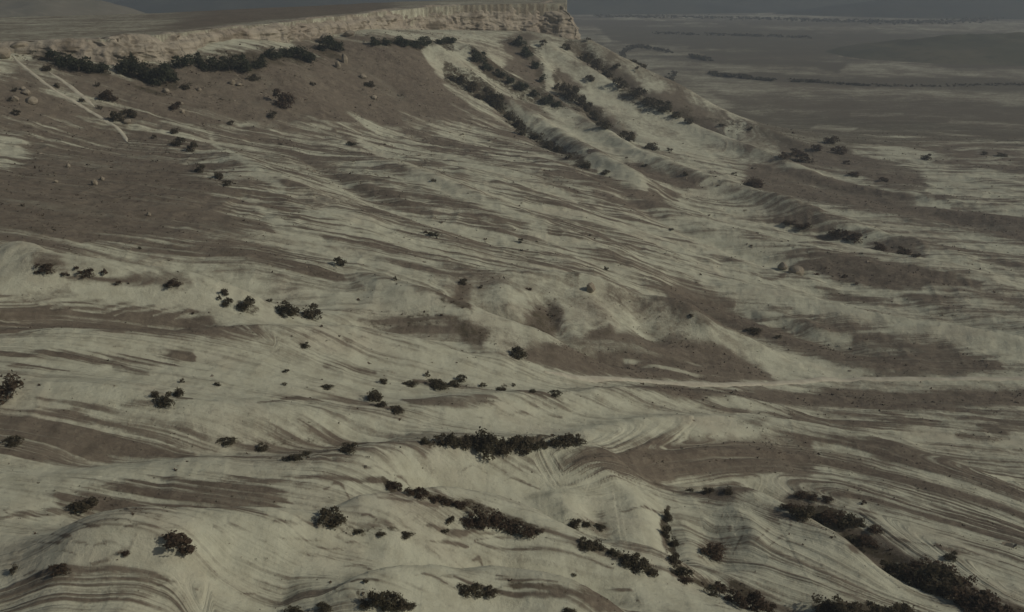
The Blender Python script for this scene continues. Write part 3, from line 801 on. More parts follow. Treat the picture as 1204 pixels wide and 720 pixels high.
M_GROUND = ground_material()
V = np.stack([GX, GY, ZF], -1).reshape(-1, 3)
me = grid_mesh('ground', V, NY, NA)
ca_ = me.color_attributes.new('cover', 'FLOAT_COLOR', 'POINT')
ca_.data.foreach_set('color', np.stack([COVER, STRIPE, OLIVE, SMOOTH], -1).astype(np.float32).ravel())
bat = me.attributes.new('band', 'FLOAT', 'POINT')
bat.data.foreach_set('value', (BAND * 1.25 + BAND2 * .55).astype(np.float32).ravel())
zat = me.attributes.new('contour', 'FLOAT', 'POINT')
zat.data.foreach_set('value', TERR.astype(np.float32).ravel())
link('ground', me, M_GROUND, kind='structure')

# ------------------------------------------------------------------ lookups on the finished ground
def z_at(x, y):
    x = np.atleast_1d(np.asarray(x, float)); y = np.atleast_1d(np.asarray(y, float))
    return _bil(ZF, A1, L1, x / y, np.log(y))

# ------------------------------------------------------------------ the cliff
def cliff_material():
    m, nt = mat('weathered_limestone'); g = NT(nt)
    pos = g.n('ShaderNodeNewGeometry').outputs['Position']
    sep = g.n('ShaderNodeSeparateXYZ'); g.link(pos, sep.inputs[0])
    v1 = g.vscale(pos, (.06, .06, .5)); strata = g.noise(v1, 1.0, 4, .6)
    v2 = g.vscale(pos, (.22, .22, .03)); runs = g.noise(v2, 1.0, 4, .65)
    big = g.noise(pos, .02, 3, .5); fine = g.noise(pos, .5, 5, .7)
    col = g.mix(g.ramp(strata, .3, .7), (.47, .425, .335), (.35, .31, .24))
    col = g.mix(g.math('MULTIPLY', g.ramp(big, .42, .62), .55), col, (.34, .285, .225))
    col = g.mix(g.math('MULTIPLY', g.ramp(runs, .5, .68), .8), col, (.14, .125, .10))
    col = g.mix(g.math('MULTIPLY', g.ramp(fine, .5, .8), .5), col, (.44, .40, .31))
    soil = g.noise(g.vscale(pos, (1, 1, 2.2)), .045, 5, .65)
    col = g.mix(g.ramp(soil, .5, .64), col, (.20, .17, .125))
    b = g.n('ShaderNodeBsdfPrincipled'); g.link(col, b.inputs['Base Color'])
    b.inputs['Roughness'].default_value = .95; b.inputs['Specular IOR Level'].default_value = .15
    bp = g.n('ShaderNodeBump'); bp.inputs['Strength'].default_value = .8; bp.inputs['Distance'].default_value = .8
    g.link(g.math('ADD', g.math('MULTIPLY', fine, 1.0), strata), bp.inputs['Height']); g.link(bp.outputs[0], b.inputs['Normal'])
    o = g.n('ShaderNodeOutputMaterial'); g.link(b.outputs[0], o.inputs[0])
    return m

M_CLIFF = cliff_material()
rim = [(a * Y, Y, z) for a, Y, z in RIMW]
rim += [(A_C * 1180 + 3, 1205, -29), (A_C * 1240, 1245, -29.2), (A_C * 1300 + 2, 1305, -29.6), (A_C * 1380, 1385, -30)]
rim = np.array(rim)
D_ = dense(rim, 10)
seg_l = np.concatenate([[0], np.cumsum(np.hypot(np.diff(D_[:, 0]), np.diff(D_[:, 1])))])
NU = 1150
su = np.linspace(0, seg_l[-1], NU)
R = np.stack([np.interp(su, seg_l, D_[:, k]) for k in range(3)], 1)
T = np.gradient(R[:, :2], axis=0); T /= np.linalg.norm(T, axis=1)[:, None]
N = np.stack([T[:, 1], -T[:, 0]], 1)                                  # outwards, towards the valley
ker = np.ones(25) / 25
for k in range(2):
    N[:, k] = np.convolve(np.pad(N[:, k], 12, mode='edge'), ker, 'valid')
N /= np.linalg.norm(N, axis=1)[:, None]
tall = np.clip((R[:, 2] - z_at(R[:, 0] + N[:, 0] * 6, R[:, 1] + N[:, 1] * 6)), 3, 60)
tall = np.convolve(np.pad(tall, 12, mode='edge'), ker, 'valid')
NV = 54
rows = []
topw = fbm(su / 26, su * 0 + 3.3, 4, 205) * 4.5 * np.clip(tall / 14, .25, 1.0)
notch = np.maximum(fbm(su / 17, su * 0 + 9.1, 3, 207) - .16, 0) * 14 * np.clip(tall / 20, .1, 1)
for j in range(NV):
    v = j / (NV - 1)
    zb = R[:, 2] - tall - 3.0
    zz = zb + (R[:, 2] + topw - notch - zb) * v
    h = zz - R[:, 2]
    but = fbm(su / 21, zz / 60, 4, 211) * 6.5 + np.abs(fbm(su / 15 + fbm(su / 40, zz / 9, 2, 218) * 1.5, zz / 30, 4, 217)) * -6.5
    led = fbm(su / 40, zz / 4.5, 3, 223) * 3.2 + fbm(su / 7, zz / 3, 3, 227) * 1.4
    cave = -np.maximum(fbm(su / 14, zz / 7, 3, 229) - .2, 0) * 11
    sc_ = np.clip(tall / 16, .22, 1.15)
    off = (1 - v) ** 1.6 * tall * .42 + (but + led + cave) * sc_ + 1.0 - max(v - .62, 0) ** 1.5 * tall * 2.2 * (.6 + .8 * (fbm(su / 45, su * 0 + 1.7, 2, 233) + .5))
    rows.append(np.stack([R[:, 0] + N[:, 0] * off, R[:, 1] + N[:, 1] * off, zz], 1))
lip = rows[-1]
for back in (1.5, 4, 8, 14):
    x, y = lip[:, 0] - N[:, 0] * back, lip[:, 1] - N[:, 1] * back
    w = back / 14
    zz = lip[:, 2] * (1 - w) + (R[:, 2] + .25) * w + .3 * (1 - w)
    zz = np.where(back >= 14, R[:, 2] - 2.0, np.maximum(zz, R[:, 2] - 2))
    rows.append(np.stack([x, y, zz], 1))
Vc = np.concatenate(rows)
link('cliff', grid_mesh('cliff', Vc, len(rows), NU), M_CLIFF, kind='structure')

# ------------------------------------------------------------------ hills
def hill_material(name, c1, c2, c3, sc):
    m, nt = mat(name); g = NT(nt)
    pos = g.n('ShaderNodeNewGeometry').outputs['Position']
    a = g.noise(g.vscale(pos, (1, .6, 1.5)), sc, 5, .6); b_ = g.noise(pos, sc * 6, 4, .6)
    col = g.mix(g.ramp(a, .4, .62), c1, c2)
    col = g.mix(g.math('MULTIPLY', g.ramp(b_, .5, .7), .6), col, c3)
    b = g.n('ShaderNodeBsdfPrincipled'); g.link(col, b.inputs['Base Color']); b.inputs['Roughness'].default_value = 1
    b.inputs['Specular IOR Level'].default_value = .1
    o = g.n('ShaderNodeOutputMaterial'); g.link(b.outputs[0], o.inputs[0])
    return m

def hill(name, cx, cy, rx, ry, h, m, seed, rough=.25, nx=90, ny=60, base=-158):
    u, v = np.meshgrid(np.linspace(-1.25, 1.25, nx), np.linspace(-1.25, 1.25, ny))
    r = np.sqrt(u * u + v * v)
    p = np.clip(1 - r ** 2, -.6, 1)
    z = np.where(p > 0, p ** 1.2, p * .3) * h + fbm(u * 3 + seed, v * 3, 4, seed) * h * rough * np.clip(1.2 - r, 0, 1)
    P = np.stack([cx + u * rx, cy + v * ry, base + z], -1).reshape(-1, 3)
    return link(name, grid_mesh(name, P, ny, nx), m, kind='structure')

M_WOOD = hill_material('far_wooded_slopes', (.055, .06, .048), (.08, .082, .06), (.042, .047, .036), .004)
M_DRY = hill_material('far_dry_slopes', (.20, .18, .13), (.14, .135, .095), (.26, .24, .18), .006)
M_MIXED = hill_material('scrubby_hill', (.115, .115, .078), (.16, .148, .10), (.085, .088, .06), .006)
hill('wooded_hill', (1150 - 602) / F * 2300, 2300, 330, 330, 42, M_MIXED, 3, .45)
hill('far_hill', -1180, 2750, 420, 560, 118, M_DRY, 8)
for i, (px, Y, rx, ry, h) in enumerate([(300, 4300, 900, 500, 85), (620, 5200, 1300, 600, 95), (880, 5600, 1200, 700, 100), (1150, 4700, 900, 600, 80), (1350, 5200, 900, 700, 130),
                                        (100, 5200, 1100, 700, 150), (-150, 4600, 1000, 700, 180), (760, 7600, 2600, 1200, 190), (1300, 8200, 2600, 1200, 230), (250, 8000, 2400, 1200, 230)]):
    hill('far_hill', (px - 602) / F * Y, Y, rx, ry, h, M_WOOD, 20 + i, .3, 70, 40)

# ------------------------------------------------------------------ tracks, draped on the ground
def track_material(name, c1, c2):
    m, nt = mat(name); g = NT(nt)
    pos = g.n('ShaderNodeNewGeometry').outputs['Position']
    n1 = g.noise(pos, .25, 5, .65); n2 = g.noise(pos, 1.4, 3, .6)
    col = g.mix(g.ramp(n1, .35, .65), c1, c2)
    col = g.mix(g.math('MULTIPLY', g.ramp(n2, .55, .8), .5), col, (.25, .215, .16))
    b = g.n('ShaderNodeBsdfPrincipled'); g.link(col, b.inputs['Base Color']); b.inputs['Roughness'].default_value = .95
    o = g.n('ShaderNodeOutputMaterial'); g.link(b.outputs[0], o.inputs[0])
    return m

M_TRACK = track_material('trodden_chalk', (.60, .575, .45), (.48, .445, .345))

def track(name, pp, width):
    P = np.array([at(x, y, ZF)[:2] for x, y in pp])
    P = dense(P, 14)
    t = np.gradient(P, axis=0); t /= np.linalg.norm(t, axis=1)[:, None] + 1e-9
    n = np.stack([t[:, 1], -t[:, 0]], 1)
    s = np.arange(len(P))
    w = width * (.75 + .45 * (fbm(s / 7., s * 0. + len(pp), 3, 301) + .5)) * np.minimum(1, np.minimum(s + 1, len(P) - s) / 8)
    rows = []
    for k in np.linspace(-.5, .5, 7):
        q = P + n * (w * k)[:, None]
        zz = z_at(q[:, 0], q[:, 1]) + .34 - .6 * (2 * k) ** 4
        rows.append(np.column_stack([q, zz]))
    link(name, grid_mesh(name, np.concatenate(rows), 7, len(P)), M_TRACK, kind='structure')

track('dirt_road', [(640, 437), (700, 446), (780, 450), (860, 452), (930, 450), (1000, 447), (1100, 446), (1204, 445), (1300, 445)], 4.4)
track('footpath', [(14, 66), (30, 80), (60, 103), (90, 121), (118, 138), (142, 155), (150, 168)], 3.0)
track('footpath', [(56, 84), (75, 96), (95, 112), (112, 127)], 3.4)

# ------------------------------------------------------------------ plants
def leaf_material(name, c1, c2, c3):
    m, nt = mat(name); g = NT(nt)
    oi = g.n('ShaderNodeObjectInfo')
    pos = g.n('ShaderNodeNewGeometry').outputs['Position']
    n1 = g.noise(pos, .9, 3, .6)
    col = g.mix(g.ramp(n1, .35, .65), c1, c2)
    col = g.mix(g.math('MULTIPLY', oi.outputs['Random'], .55), col, c3)
    b = g.n('ShaderNodeBsdfPrincipled'); g.link(col, b.inputs['Base Color']); b.inputs['Roughness'].default_value = .8
    b.inputs['Specular IOR Level'].default_value = .2
    tr = g.n('ShaderNodeBsdfTranslucent'); g.link(col, tr.inputs['Color'])
    mx = g.n('ShaderNodeMixShader'); mx.inputs[0].default_value = .5; g.link(b.outputs[0], mx.inputs[1]); g.link(tr.outputs[0], mx.inputs[2])
    o = g.n('ShaderNodeOutputMaterial'); g.link(mx.outputs[0], o.inputs[0])
    return m

M_LEAF = leaf_material('dark_foliage', (.105, .092, .057), (.15, .132, .082), (.135, .108, .072))
M_GREEN = leaf_material('green_foliage', (.068, .080, .047), (.098, .110, .064), (.085, .084, .055))
M_RUST = leaf_material('dry_brown_foliage', (.120, .085, .058), (.165, .120, .082), (.115, .090, .060))
M_BARK, _nt = mat('bark'); _g = NT(_nt)
_b = _g.n('ShaderNodeBsdfPrincipled'); _g.link(_g.mix(_g.noise(_g.n('ShaderNodeNewGeometry').outputs['Position'], 4, 3), (.09, .07, .05), (.14, .115, .085)), _b.inputs['Base Color'])
_g.link(_b.outputs[0], _g.n('ShaderNodeOutputMaterial').inputs[0])

def mesh_from(name, V, Fc, smooth=False):
    me = bpy.data.meshes.new(name); me.from_pydata([tuple(v) for v in V], [], Fc)
    if smooth: me.polygons.foreach_set('use_smooth', [True] * len(me.polygons))
    me.update(); return me

def leaf_cloud(seed, lobes, n, size, low=0.0, spread=.5):
    """crown of unit width and height: leaf-sized faces through the volume of several lobes"""
    r = np.random.default_rng(seed)
    L = []
    for i in range(lobes):
        an = 2 * math.pi * (i / lobes) + r.uniform(-.5, .5)
        rad = r.uniform(.10, .40) if i else 0.0
        L.append((math.cos(an) * rad * 1.1, math.sin(an) * rad * 1.1, r.uniform(.10, .70) if i else .34, r.uniform(.14, .28) if i else .33))
    V, Fc = [], []
    for k in range(n):
        cx, cy, cz, rr = L[k % lobes]
        dv = r.normal(size=3); dv /= np.linalg.norm(dv)
        if dv[2] < -.75: dv[2] *= -.6
        rad = rr * (r.uniform(.35, 1.0) ** .45) * (1 + r.uniform(.2, .6) * (r.random() < .24))
        p = np.array([cx, cy, cz]) + dv * rad * np.array([1, 1, 1.15])
        p[2] = max(p[2], low + .01)
        nn = dv + r.normal(size=3) * .55; nn /= np.linalg.norm(nn)
        t = np.cross(nn, r.normal(size=3)); t /= np.linalg.norm(t); b_ = np.cross(nn, t)
        s = size * r.uniform(.6, 1.4)
        i0 = len(V)
        V += [p - t * s, p - b_ * s * .6 + nn * s * .15, p + t * s, p + b_ * s * .6 - nn * s * .1]
        Fc.append((i0, i0 + 1, i0 + 2, i0 + 3))
    return V, Fc

def stems(seed, n, top, r0):
    r = np.random.default_rng(seed + 99); V, Fc = [], []
    for i in range(n):
        an = r.uniform(0, 6.28); lean = 0.05 if i == 0 else r.uniform(.10, .26)
        pts_ = [np.array([0, 0, -.12]), np.array([math.cos(an) * lean * .35, math.sin(an) * lean * .35, top * .4]), np.array([math.cos(an) * lean, math.sin(an) * lean, top])]
        for j, p in enumerate(pts_):
            rr = r0 * (1, .7, .25)[j] * (1 if i == 0 else .6)
            for k in range(5):
                V.append(p + np.array([math.cos(k * 1.2566) * rr, math.sin(k * 1.2566) * rr, 0]))
        b0 = i * 15
        for j in range(2):
            for k in range(5):
                Fc.append((b0 + j * 5 + k, b0 + j * 5 + (k + 1) % 5, b0 + j * 5 + 5 + (k + 1) % 5, b0 + j * 5 + 5 + k))
    return V, Fc

CROWNS = {}
for nm, mt_, low in (('leaf', M_LEAF, .04), ('green', M_GREEN, .05), ('rust', M_RUST, .0)):
    CROWNS[nm] = []
    for s_ in range(6):
        me = mesh_from('crown', *leaf_cloud(40 + s_ * 7 + len(nm), 8 + s_ % 4, 760, .062, low)); me.materials.append(mt_); CROWNS[nm].append(me)
    for s_ in range(4):
        me = mesh_from('shrub', *leaf_cloud(300 + s_ * 7 + len(nm), 4 + s_ % 3, 190, .1, .0)); me.materials.append(mt_)
        CROWNS.setdefault(nm + '_small', []).append(me)
STEMS = []
for s_ in range(4):
    me = mesh_from('trunk', *stems(s_, 4, .6, .035), True); me.materials.append(M_BARK); STEMS.append(me)

ORD = ('first second third fourth fifth sixth seventh eighth ninth tenth eleventh twelfth thirteenth fourteenth fifteenth sixteenth seventeenth '
       'eighteenth nineteenth twentieth').split()
prng = random.Random(11)

def plant(px, py, w, h, kind, name, label, cat, group):
    px += prng.uniform(-2, 2); k_ = prng.uniform(.72, 1.22); w *= k_ * prng.uniform(.9, 1.15); h *= k_
    x, y, z = at(px, py, ZF)
    s = math.sqrt(x * x + y * y + z * z) / F
    w_m, h_m = w * s * .95, h * s * .92
    z = float(z_at(x, y)[0])
    small = w < 11
    rz = prng.uniform(0, 6.28)
    tilt = (prng.uniform(-.08, .08), prng.uniform(-.08, .08), rz)
    if small:
        o = bpy.data.objects.new(name, prng.choice(CROWNS[kind + '_small'])); COL.objects.link(o)
        o.location = (x, y, z - .05 * h_m); o.rotation_euler = tilt; o.scale = (w_m, w_m * prng.uniform(.8, 1.1), h_m)
    else:
        o = bpy.data.objects.new(name, None); COL.objects.link(o)
        o.location = (x, y, z); o.rotation_euler = (0, 0, rz)
        o.scale = (w_m, w_m * prng.uniform(.8, 1.1), h_m)
        c = bpy.data.objects.new('crown', prng.choice(CROWNS[kind])); COL.objects.link(c); c.parent = o; c.location = (0, 0, -.04)
        t = bpy.data.objects.new('trunk' if 'tree' in name else 'stems', prng.choice(STEMS)); COL.objects.link(t); t.parent = o
    o['label'] = label; o['category'] = cat; o['group'] = group
    return o

def row(items, kind, name, cat, group, label):
    """label has {o} for the ordinal; items run in the order the label counts"""
    for i, (px, py, w, h) in enumerate(items):
        plant(px, py, w, h, kind if kind != 'mix' else ('leaf', 'rust')[(i * 7 + len(items)) % 3 == 0 or i > 6], name, label.format(o=ORD[i]), cat, group)

row([(48, 62, 22, 11), (66, 72, 20, 14), (78, 78, 22, 18), (92, 84, 24, 19), (108, 85, 22, 18), (122, 85, 20, 14)], 'green', 'tree', 'tree', 'trees at the foot of the cliff',
    '{o} tree from the left in the green strip beside the pale footpath, below the cliff')
row([(150, 84, 28, 22), (168, 92, 30, 27), (186, 99, 30, 29), (201, 94, 24, 27), (214, 80, 20, 16)], 'green', 'tree', 'tree', 'trees at the foot of the cliff',
    '{o} tree from the left in the largest dark clump below the low cliff')
row([(232, 74, 18, 16), (250, 82, 24, 21), (268, 83, 30, 29), (289, 83, 30, 29), (307, 79, 24, 22), (322, 69, 20, 14), (338, 67, 20, 14), (354, 69, 20, 16), (367, 74, 18, 18), (381, 60, 20, 20), (396, 60, 16, 14)],
    'green', 'tree', 'tree', 'trees at the foot of the cliff', '{o} tree from the left in the long green belt under the reddish cliff stretch')
row([(440, 53, 18, 13), (455, 54, 20, 15), (471, 55, 22, 17), (488, 55, 22, 15), (503, 51, 16, 9), (518, 52, 20, 11), (528, 51, 14, 9)], 'green', 'tree', 'tree', 'trees at the foot of the cliff',
    '{o} tree from the left in the green belt above the bare brown slope')
plant(123, 64, 12, 13, 'leaf', 'tree', 'small dark tree alone against the pale low cliff, above the green strip', 'tree', 'trees at the foot of the cliff')
row([(55, 83, 10, 8), (67, 103, 11, 10), (97, 120, 9, 8), (117, 129, 8, 7)], 'leaf', 'shrub', 'shrub', 'shrubs on the brown slope', '{o} shrub going down the strip between the two pale footpaths')
row([(12, 119, 11, 9), (17, 136, 12, 11), (15, 108, 8, 6)], 'leaf', 'shrub', 'shrub', 'shrubs on the brown slope', '{o} shrub in the small group among pale rocks at the far left')
for p, l in [((116, 102, 10, 8), 'small dark shrub just right of the footpath, above the brown round shrub'), ((130, 118, 20, 15), 'round brownish shrub on the slope right of the pale footpath'),
             ((135, 143, 15, 15), 'upright dark shrub beside pale stones near the lower footpath end'), ((154, 138, 13, 11), 'grey shrub right of the pale stones at the slope foot'),
             ((331, 126, 20, 22), 'tall ragged brown shrub standing in the middle of the brown slope'), ((322, 138, 11, 7), 'low shrub just under the ragged brown shrub on the slope'),
             ((273, 147, 11, 8), 'dark shrub with a pale patch beside it at the brown slope foot'), ((207, 129, 12, 10), 'brownish shrub above the two pale stones on the slope'),
             ((207, 157, 12, 8), 'dark shrub above the string of bushes leaving the brown slope'), ((182, 163, 9, 8), 'small grey shrub left of the string of bushes'),
             ((366, 101, 11, 8), 'dark shrub high on the brown slope below the cliff boulders'), ((217, 105, 11, 9), 'shrub at the lower tip of the largest dark clump'),
             ((297, 94, 16, 10), 'grey green shrub just below the green belt under the cliff'), ((413, 171, 11, 7), 'lone dark shrub at the top of the pale striped fan'),
             ((436, 102, 13, 8), 'dim shrub on the right half of the bare brown slope')]:
    plant(*p, 'rust' if 'brown' in l.split('shrub')[0] else 'leaf', 'shrub', l, 'shrub', 'shrubs on the brown slope')
row([(208, 171, 20, 12), (227, 179, 20, 18), (237, 202, 18, 13), (256, 210, 16, 12), (268, 218, 14, 9)], 'leaf', 'bush', 'bush', 'bushes on the talus foot', '{o} bush going down the string of bushes leaving the brown slope')
row([(530, 95, 15, 12), (540, 100, 17, 14), (552, 106, 17, 12), (563, 117, 11, 10), (576, 118, 19, 18), (585, 128, 19, 18), (598, 141, 21, 18), (608, 151, 19, 18), (613, 159, 15, 12), (629, 164, 18, 10),
     (645, 175, 15, 9), (656, 179, 15, 9), (668, 187, 13, 11), (688, 197, 15, 8), (712, 205, 12, 6)], 'leaf', 'bush', 'bush', 'bushes down the first gully', '{o} bush down the gully bordering the brown slope, counted from the top')
row([(556, 63, 13, 12), (563, 73, 15, 14), (574, 82, 17, 13), (588, 90, 17, 13), (601, 98, 15, 12), (614, 106, 17, 12), (628, 113, 17, 12), (642, 121, 17, 12), (655, 125, 15, 8)], 'green', 'bush', 'bush',
    'bushes down the second gully', '{o} bush down the second gully under the cliff point, counted from the top')
row([(608, 53, 22, 13), (618, 66, 18, 14), (630, 81, 14, 14), (637, 97, 12, 14)], 'green', 'bush', 'bush', 'bushes on the dark triangle', '{o} bush down the dark triangular spur face under the cliff point')
row([(655, 105, 13, 15), (664, 113, 13, 17), (673, 118, 15, 19), (683, 126, 17, 19), (691, 132, 17, 18), (701, 141, 19, 18), (711, 151, 13, 10), (737, 166, 22, 17), (764, 176, 15, 9), (788, 178, 10, 6)], 'leaf', 'bush',
    'bush', 'bushes down the third gully', '{o} bush down the third gully under the cliff point, counted from the top')
row([(665, 59, 11, 10), (690, 73, 15, 12), (701, 82, 15, 14), (712, 91, 19, 16), (730, 103, 17, 14), (748, 113, 17, 12), (764, 123, 19, 14), (780, 131, 19, 14), (795, 138, 19, 12), (812, 145, 13, 8), (850, 148, 13, 6), (883, 153, 11, 8)],
    'leaf', 'bush', 'bush', 'bushes down the fourth gully', '{o} bush down the brown hollow nearest the plain, counted from the cliff')
row([(694, 95, 14, 10), (725, 81, 12, 8), (640, 53, 10, 8)], 'leaf', 'shrub', 'shrub', 'shrubs high on the spurs', '{o} lone shrub on the pale spurs right of the third gully head')
row([(922, 186, 13, 8), (938, 182, 18, 9), (941, 190, 26, 14), (960, 177, 15, 12), (976, 169, 15, 10), (986, 181, 15, 10), (996, 193, 10, 6), (1005, 207, 15, 6), (1040, 213, 10, 5)], 'rust', 'bush', 'bush',
    'bushes on the brown right-hand slope', '{o} bush from the left around the brown field beside the plain')
for p, l in [((1088, 188, 17, 11), 'dark rounded bush alone at the right end of the brown field'), ((1155, 182, 10, 6), 'smaller of the two shrubs near the plain edge, far right'),
             ((1176, 184, 15, 6), 'wider of the two shrubs near the plain edge, far right'), ((886, 220, 23, 14), 'rust brown bush at the near tip of the large brown field'),
             ((862, 206, 10, 6), 'small shrub on the pale slope left of the rust bush'), ((806, 206, 8, 6), 'tiny shrub on pale slope below the third gully'),
             ((758, 196, 8, 6), 'tiny shrub on the pale slope between second and third gullies')]:
    plant(*p, 'rust' if 'rust brown' in l else 'leaf', 'shrub', l, 'shrub', 'shrubs on the right-hand slopes')
row([(928, 265, 15, 8), (945, 269, 17, 8), (985, 277, 19, 9), (1004, 283, 17, 9), (1035, 293, 15, 9), (1060, 299, 17, 9), (1076, 302, 13, 7)], 'rust', 'bush', 'bush', 'bushes along the broken chalk step',
    '{o} low bush from the left along the broken chalk step above the dark lens field')
for p, l in [((402, 312, 13, 11), 'dark round shrub alone on bright chalk right of the combed brown streak'), ((508, 278, 11, 6), 'flat shrub on the streaky pale slope below the first gully'),
             ((613, 285, 8, 7), 'small shrub on the streaky pale slope, right of the flat one'), ((463, 330, 8, 8), 'small shrub on the crest left of the dark hollow'),
             ((544, 334, 11, 8), 'shrub above the dark hollow, left of its small companion'), ((566, 339, 8, 6), 'small companion shrub above the dark hollow'),
             ((508, 214, 6, 6), 'tiny shrub in the middle of the striped pale fan'), ((712, 318, 6, 5), 'tiny shrub up the slope behind the pale chalk knob'),
             ((790, 271, 8, 5), 'tiny shrub on the long pale slope below the gullies'), ((610, 421, 19, 15), 'grey green bush on the smooth dark flank behind the pale road'),
             ((815, 372, 8, 5), 'small dark shrub on the brown hollow floor'), ((886, 391, 14, 7), 'reddish shrub where two brown hollows meet'), ((918, 398, 12, 6), 'low shrub just right of the reddish shrub in the hollow')]:
    plant(*p, 'leaf', 'shrub', l, 'shrub', 'shrubs on the middle slopes')
row([(257, 353, 9, 9), (265, 347, 10, 9), (267, 360, 14, 13), (290, 364, 28, 20), (317, 355, 8, 6), (340, 371, 28, 18), (366, 373, 24, 16)], 'leaf', 'bush', 'bush', 'bushes behind the chalk mound', '{o} bush from the left behind the long pale mound crest')
row([(55, 320, 24, 12), (76, 324, 14, 7), (90, 317, 10, 9), (100, 325, 13, 7), (104, 320, 8, 7), (122, 323, 9, 6), (142, 335, 9, 6), (205, 336, 18, 8)], 'rust', 'bush', 'bush', 'bushes by the left chalk cap',
    '{o} bush from the left on the chalk right of the bright chalk cap')
plant(166, 293, 6, 5, 'leaf', 'shrub', 'tiny black shrub at the lower edge of the left brown plain', 'shrub', 'shrubs on the middle slopes')
row([(183, 467, 13, 12), (197, 476, 19, 17), (212, 466, 15, 15), (213, 450, 9, 6), (258, 453, 10, 6)], 'leaf', 'bush', 'bush', 'bushes on the left chalk flat', '{o} bush from the left in the small dark group on the chalk flat')
for p, l in [((8, 468, 28, 24), 'dark bush cut by the left edge, in a brown chalk hollow'), ((335, 438, 7, 6), 'upper of two tiny shrubs on the open chalk flat'), ((335, 453, 7, 5), 'lower of two tiny shrubs on the open chalk flat'),
             ((360, 408, 13, 7), 'small shrub on the pale mound end'), ((385, 457, 15, 6), 'flat shrub left of the scattered bushes on the chalk')]:
    plant(*p, 'rust' if 'brown' in l else 'leaf', 'shrub', l, 'shrub', 'shrubs on the left chalk flat')
row([(452, 451, 11, 8), (483, 454, 19, 9), (503, 443, 11, 10), (515, 455, 32, 14), (535, 454, 18, 10), (543, 449, 13, 12), (567, 455, 11, 8), (590, 459, 19, 8), (605, 454, 7, 6), (628, 461, 15, 5), (653, 465, 19, 8)], 'leaf', 'bush', 'bush',
    'bushes scattered on the chalk below the dark hollow', '{o} bush from the left in the loose line on chalk below the dark hollow')
row([(440, 471, 20, 16), (449, 478, 16, 10), (465, 484, 16, 8)], 'leaf', 'bush', 'bush', 'bushes by the grey grass strip', '{o} bush from the left in the group left of the grey grass strip')
row([(500, 522, 13, 9), (520, 522, 20, 16), (534, 525, 24, 26), (549, 525, 24, 22), (561, 523, 20, 18), (572, 534, 28, 26), (587, 533, 24, 28), (601, 531, 22, 24), (614, 531, 24, 26), (629, 529, 20, 18), (641, 526, 18, 14),
     (653, 524, 18, 18), (665, 522, 20, 14), (678, 521, 16, 10)], 'leaf', 'tree', 'tree', 'trees in the dark clump on the chalk', '{o} tree from the left in the dark clump in the middle of the chalk')
row([(458, 573, 14, 8), (469, 574, 16, 10), (482, 581, 18, 12), (495, 585, 16, 12), (512, 589, 20, 12), (526, 593, 22, 16), (541, 597, 24, 16), (552, 617, 20, 16), (566, 618, 28, 30), (581, 618, 26, 26), (596, 621, 20, 14),
     (608, 625, 22, 18), (621, 629, 20, 16), (633, 627, 15, 8)], 'rust', 'bush', 'bush', 'bushes in the gully behind the smooth chalk hill', '{o} bush from the left in the dark gully behind the smooth chalk hill')
plant(530, 615, 11, 12, 'leaf', 'shrub', 'slim shrub at the left foot of the tallest gully bushes', 'shrub', 'bushes in the gully behind the smooth chalk hill')
row([(674, 621, 15, 14), (690, 619, 17, 12), (704, 623, 15, 12), (688, 643, 22, 10), (703, 645, 18, 10), (722, 653, 20, 16), (738, 663, 26, 20), (751, 669, 24, 20), (765, 675, 18, 10)], 'leaf', 'bush', 'bush',
    'bushes right of the smooth chalk hill', '{o} bush going down the hollow between the smooth hill and the chalk lobe')
row([(785, 612, 12, 20), (783, 631, 13, 20), (793, 641, 12, 12), (793, 661, 18, 14), (801, 677, 24, 14)], 'leaf', 'bush', 'bush', 'bushes in the steep dark cleft', '{o} bush going down the steep dark cleft right of the chalk lobe')
plant(676, 677, 8, 5, 'leaf', 'shrub', 'tiny lone shrub on the bare smooth chalk hill', 'shrub', 'bushes right of the smooth chalk hill')
row([(430, 713, 20, 12), (442, 715, 26, 26), (457, 715, 22, 22), (470, 715, 20, 18), (482, 715, 16, 10)], 'leaf', 'bush', 'bush', 'bushes behind the nearest chalk crest', '{o} bush from the left in the clump left of the nearest chalk crest')
row([(545, 698, 22, 14), (560, 699, 24, 14), (576, 699, 24, 12)], 'leaf', 'bush', 'bush', 'bushes behind the nearest chalk crest', '{o} bush from the left in the row on top of the nearest crest')
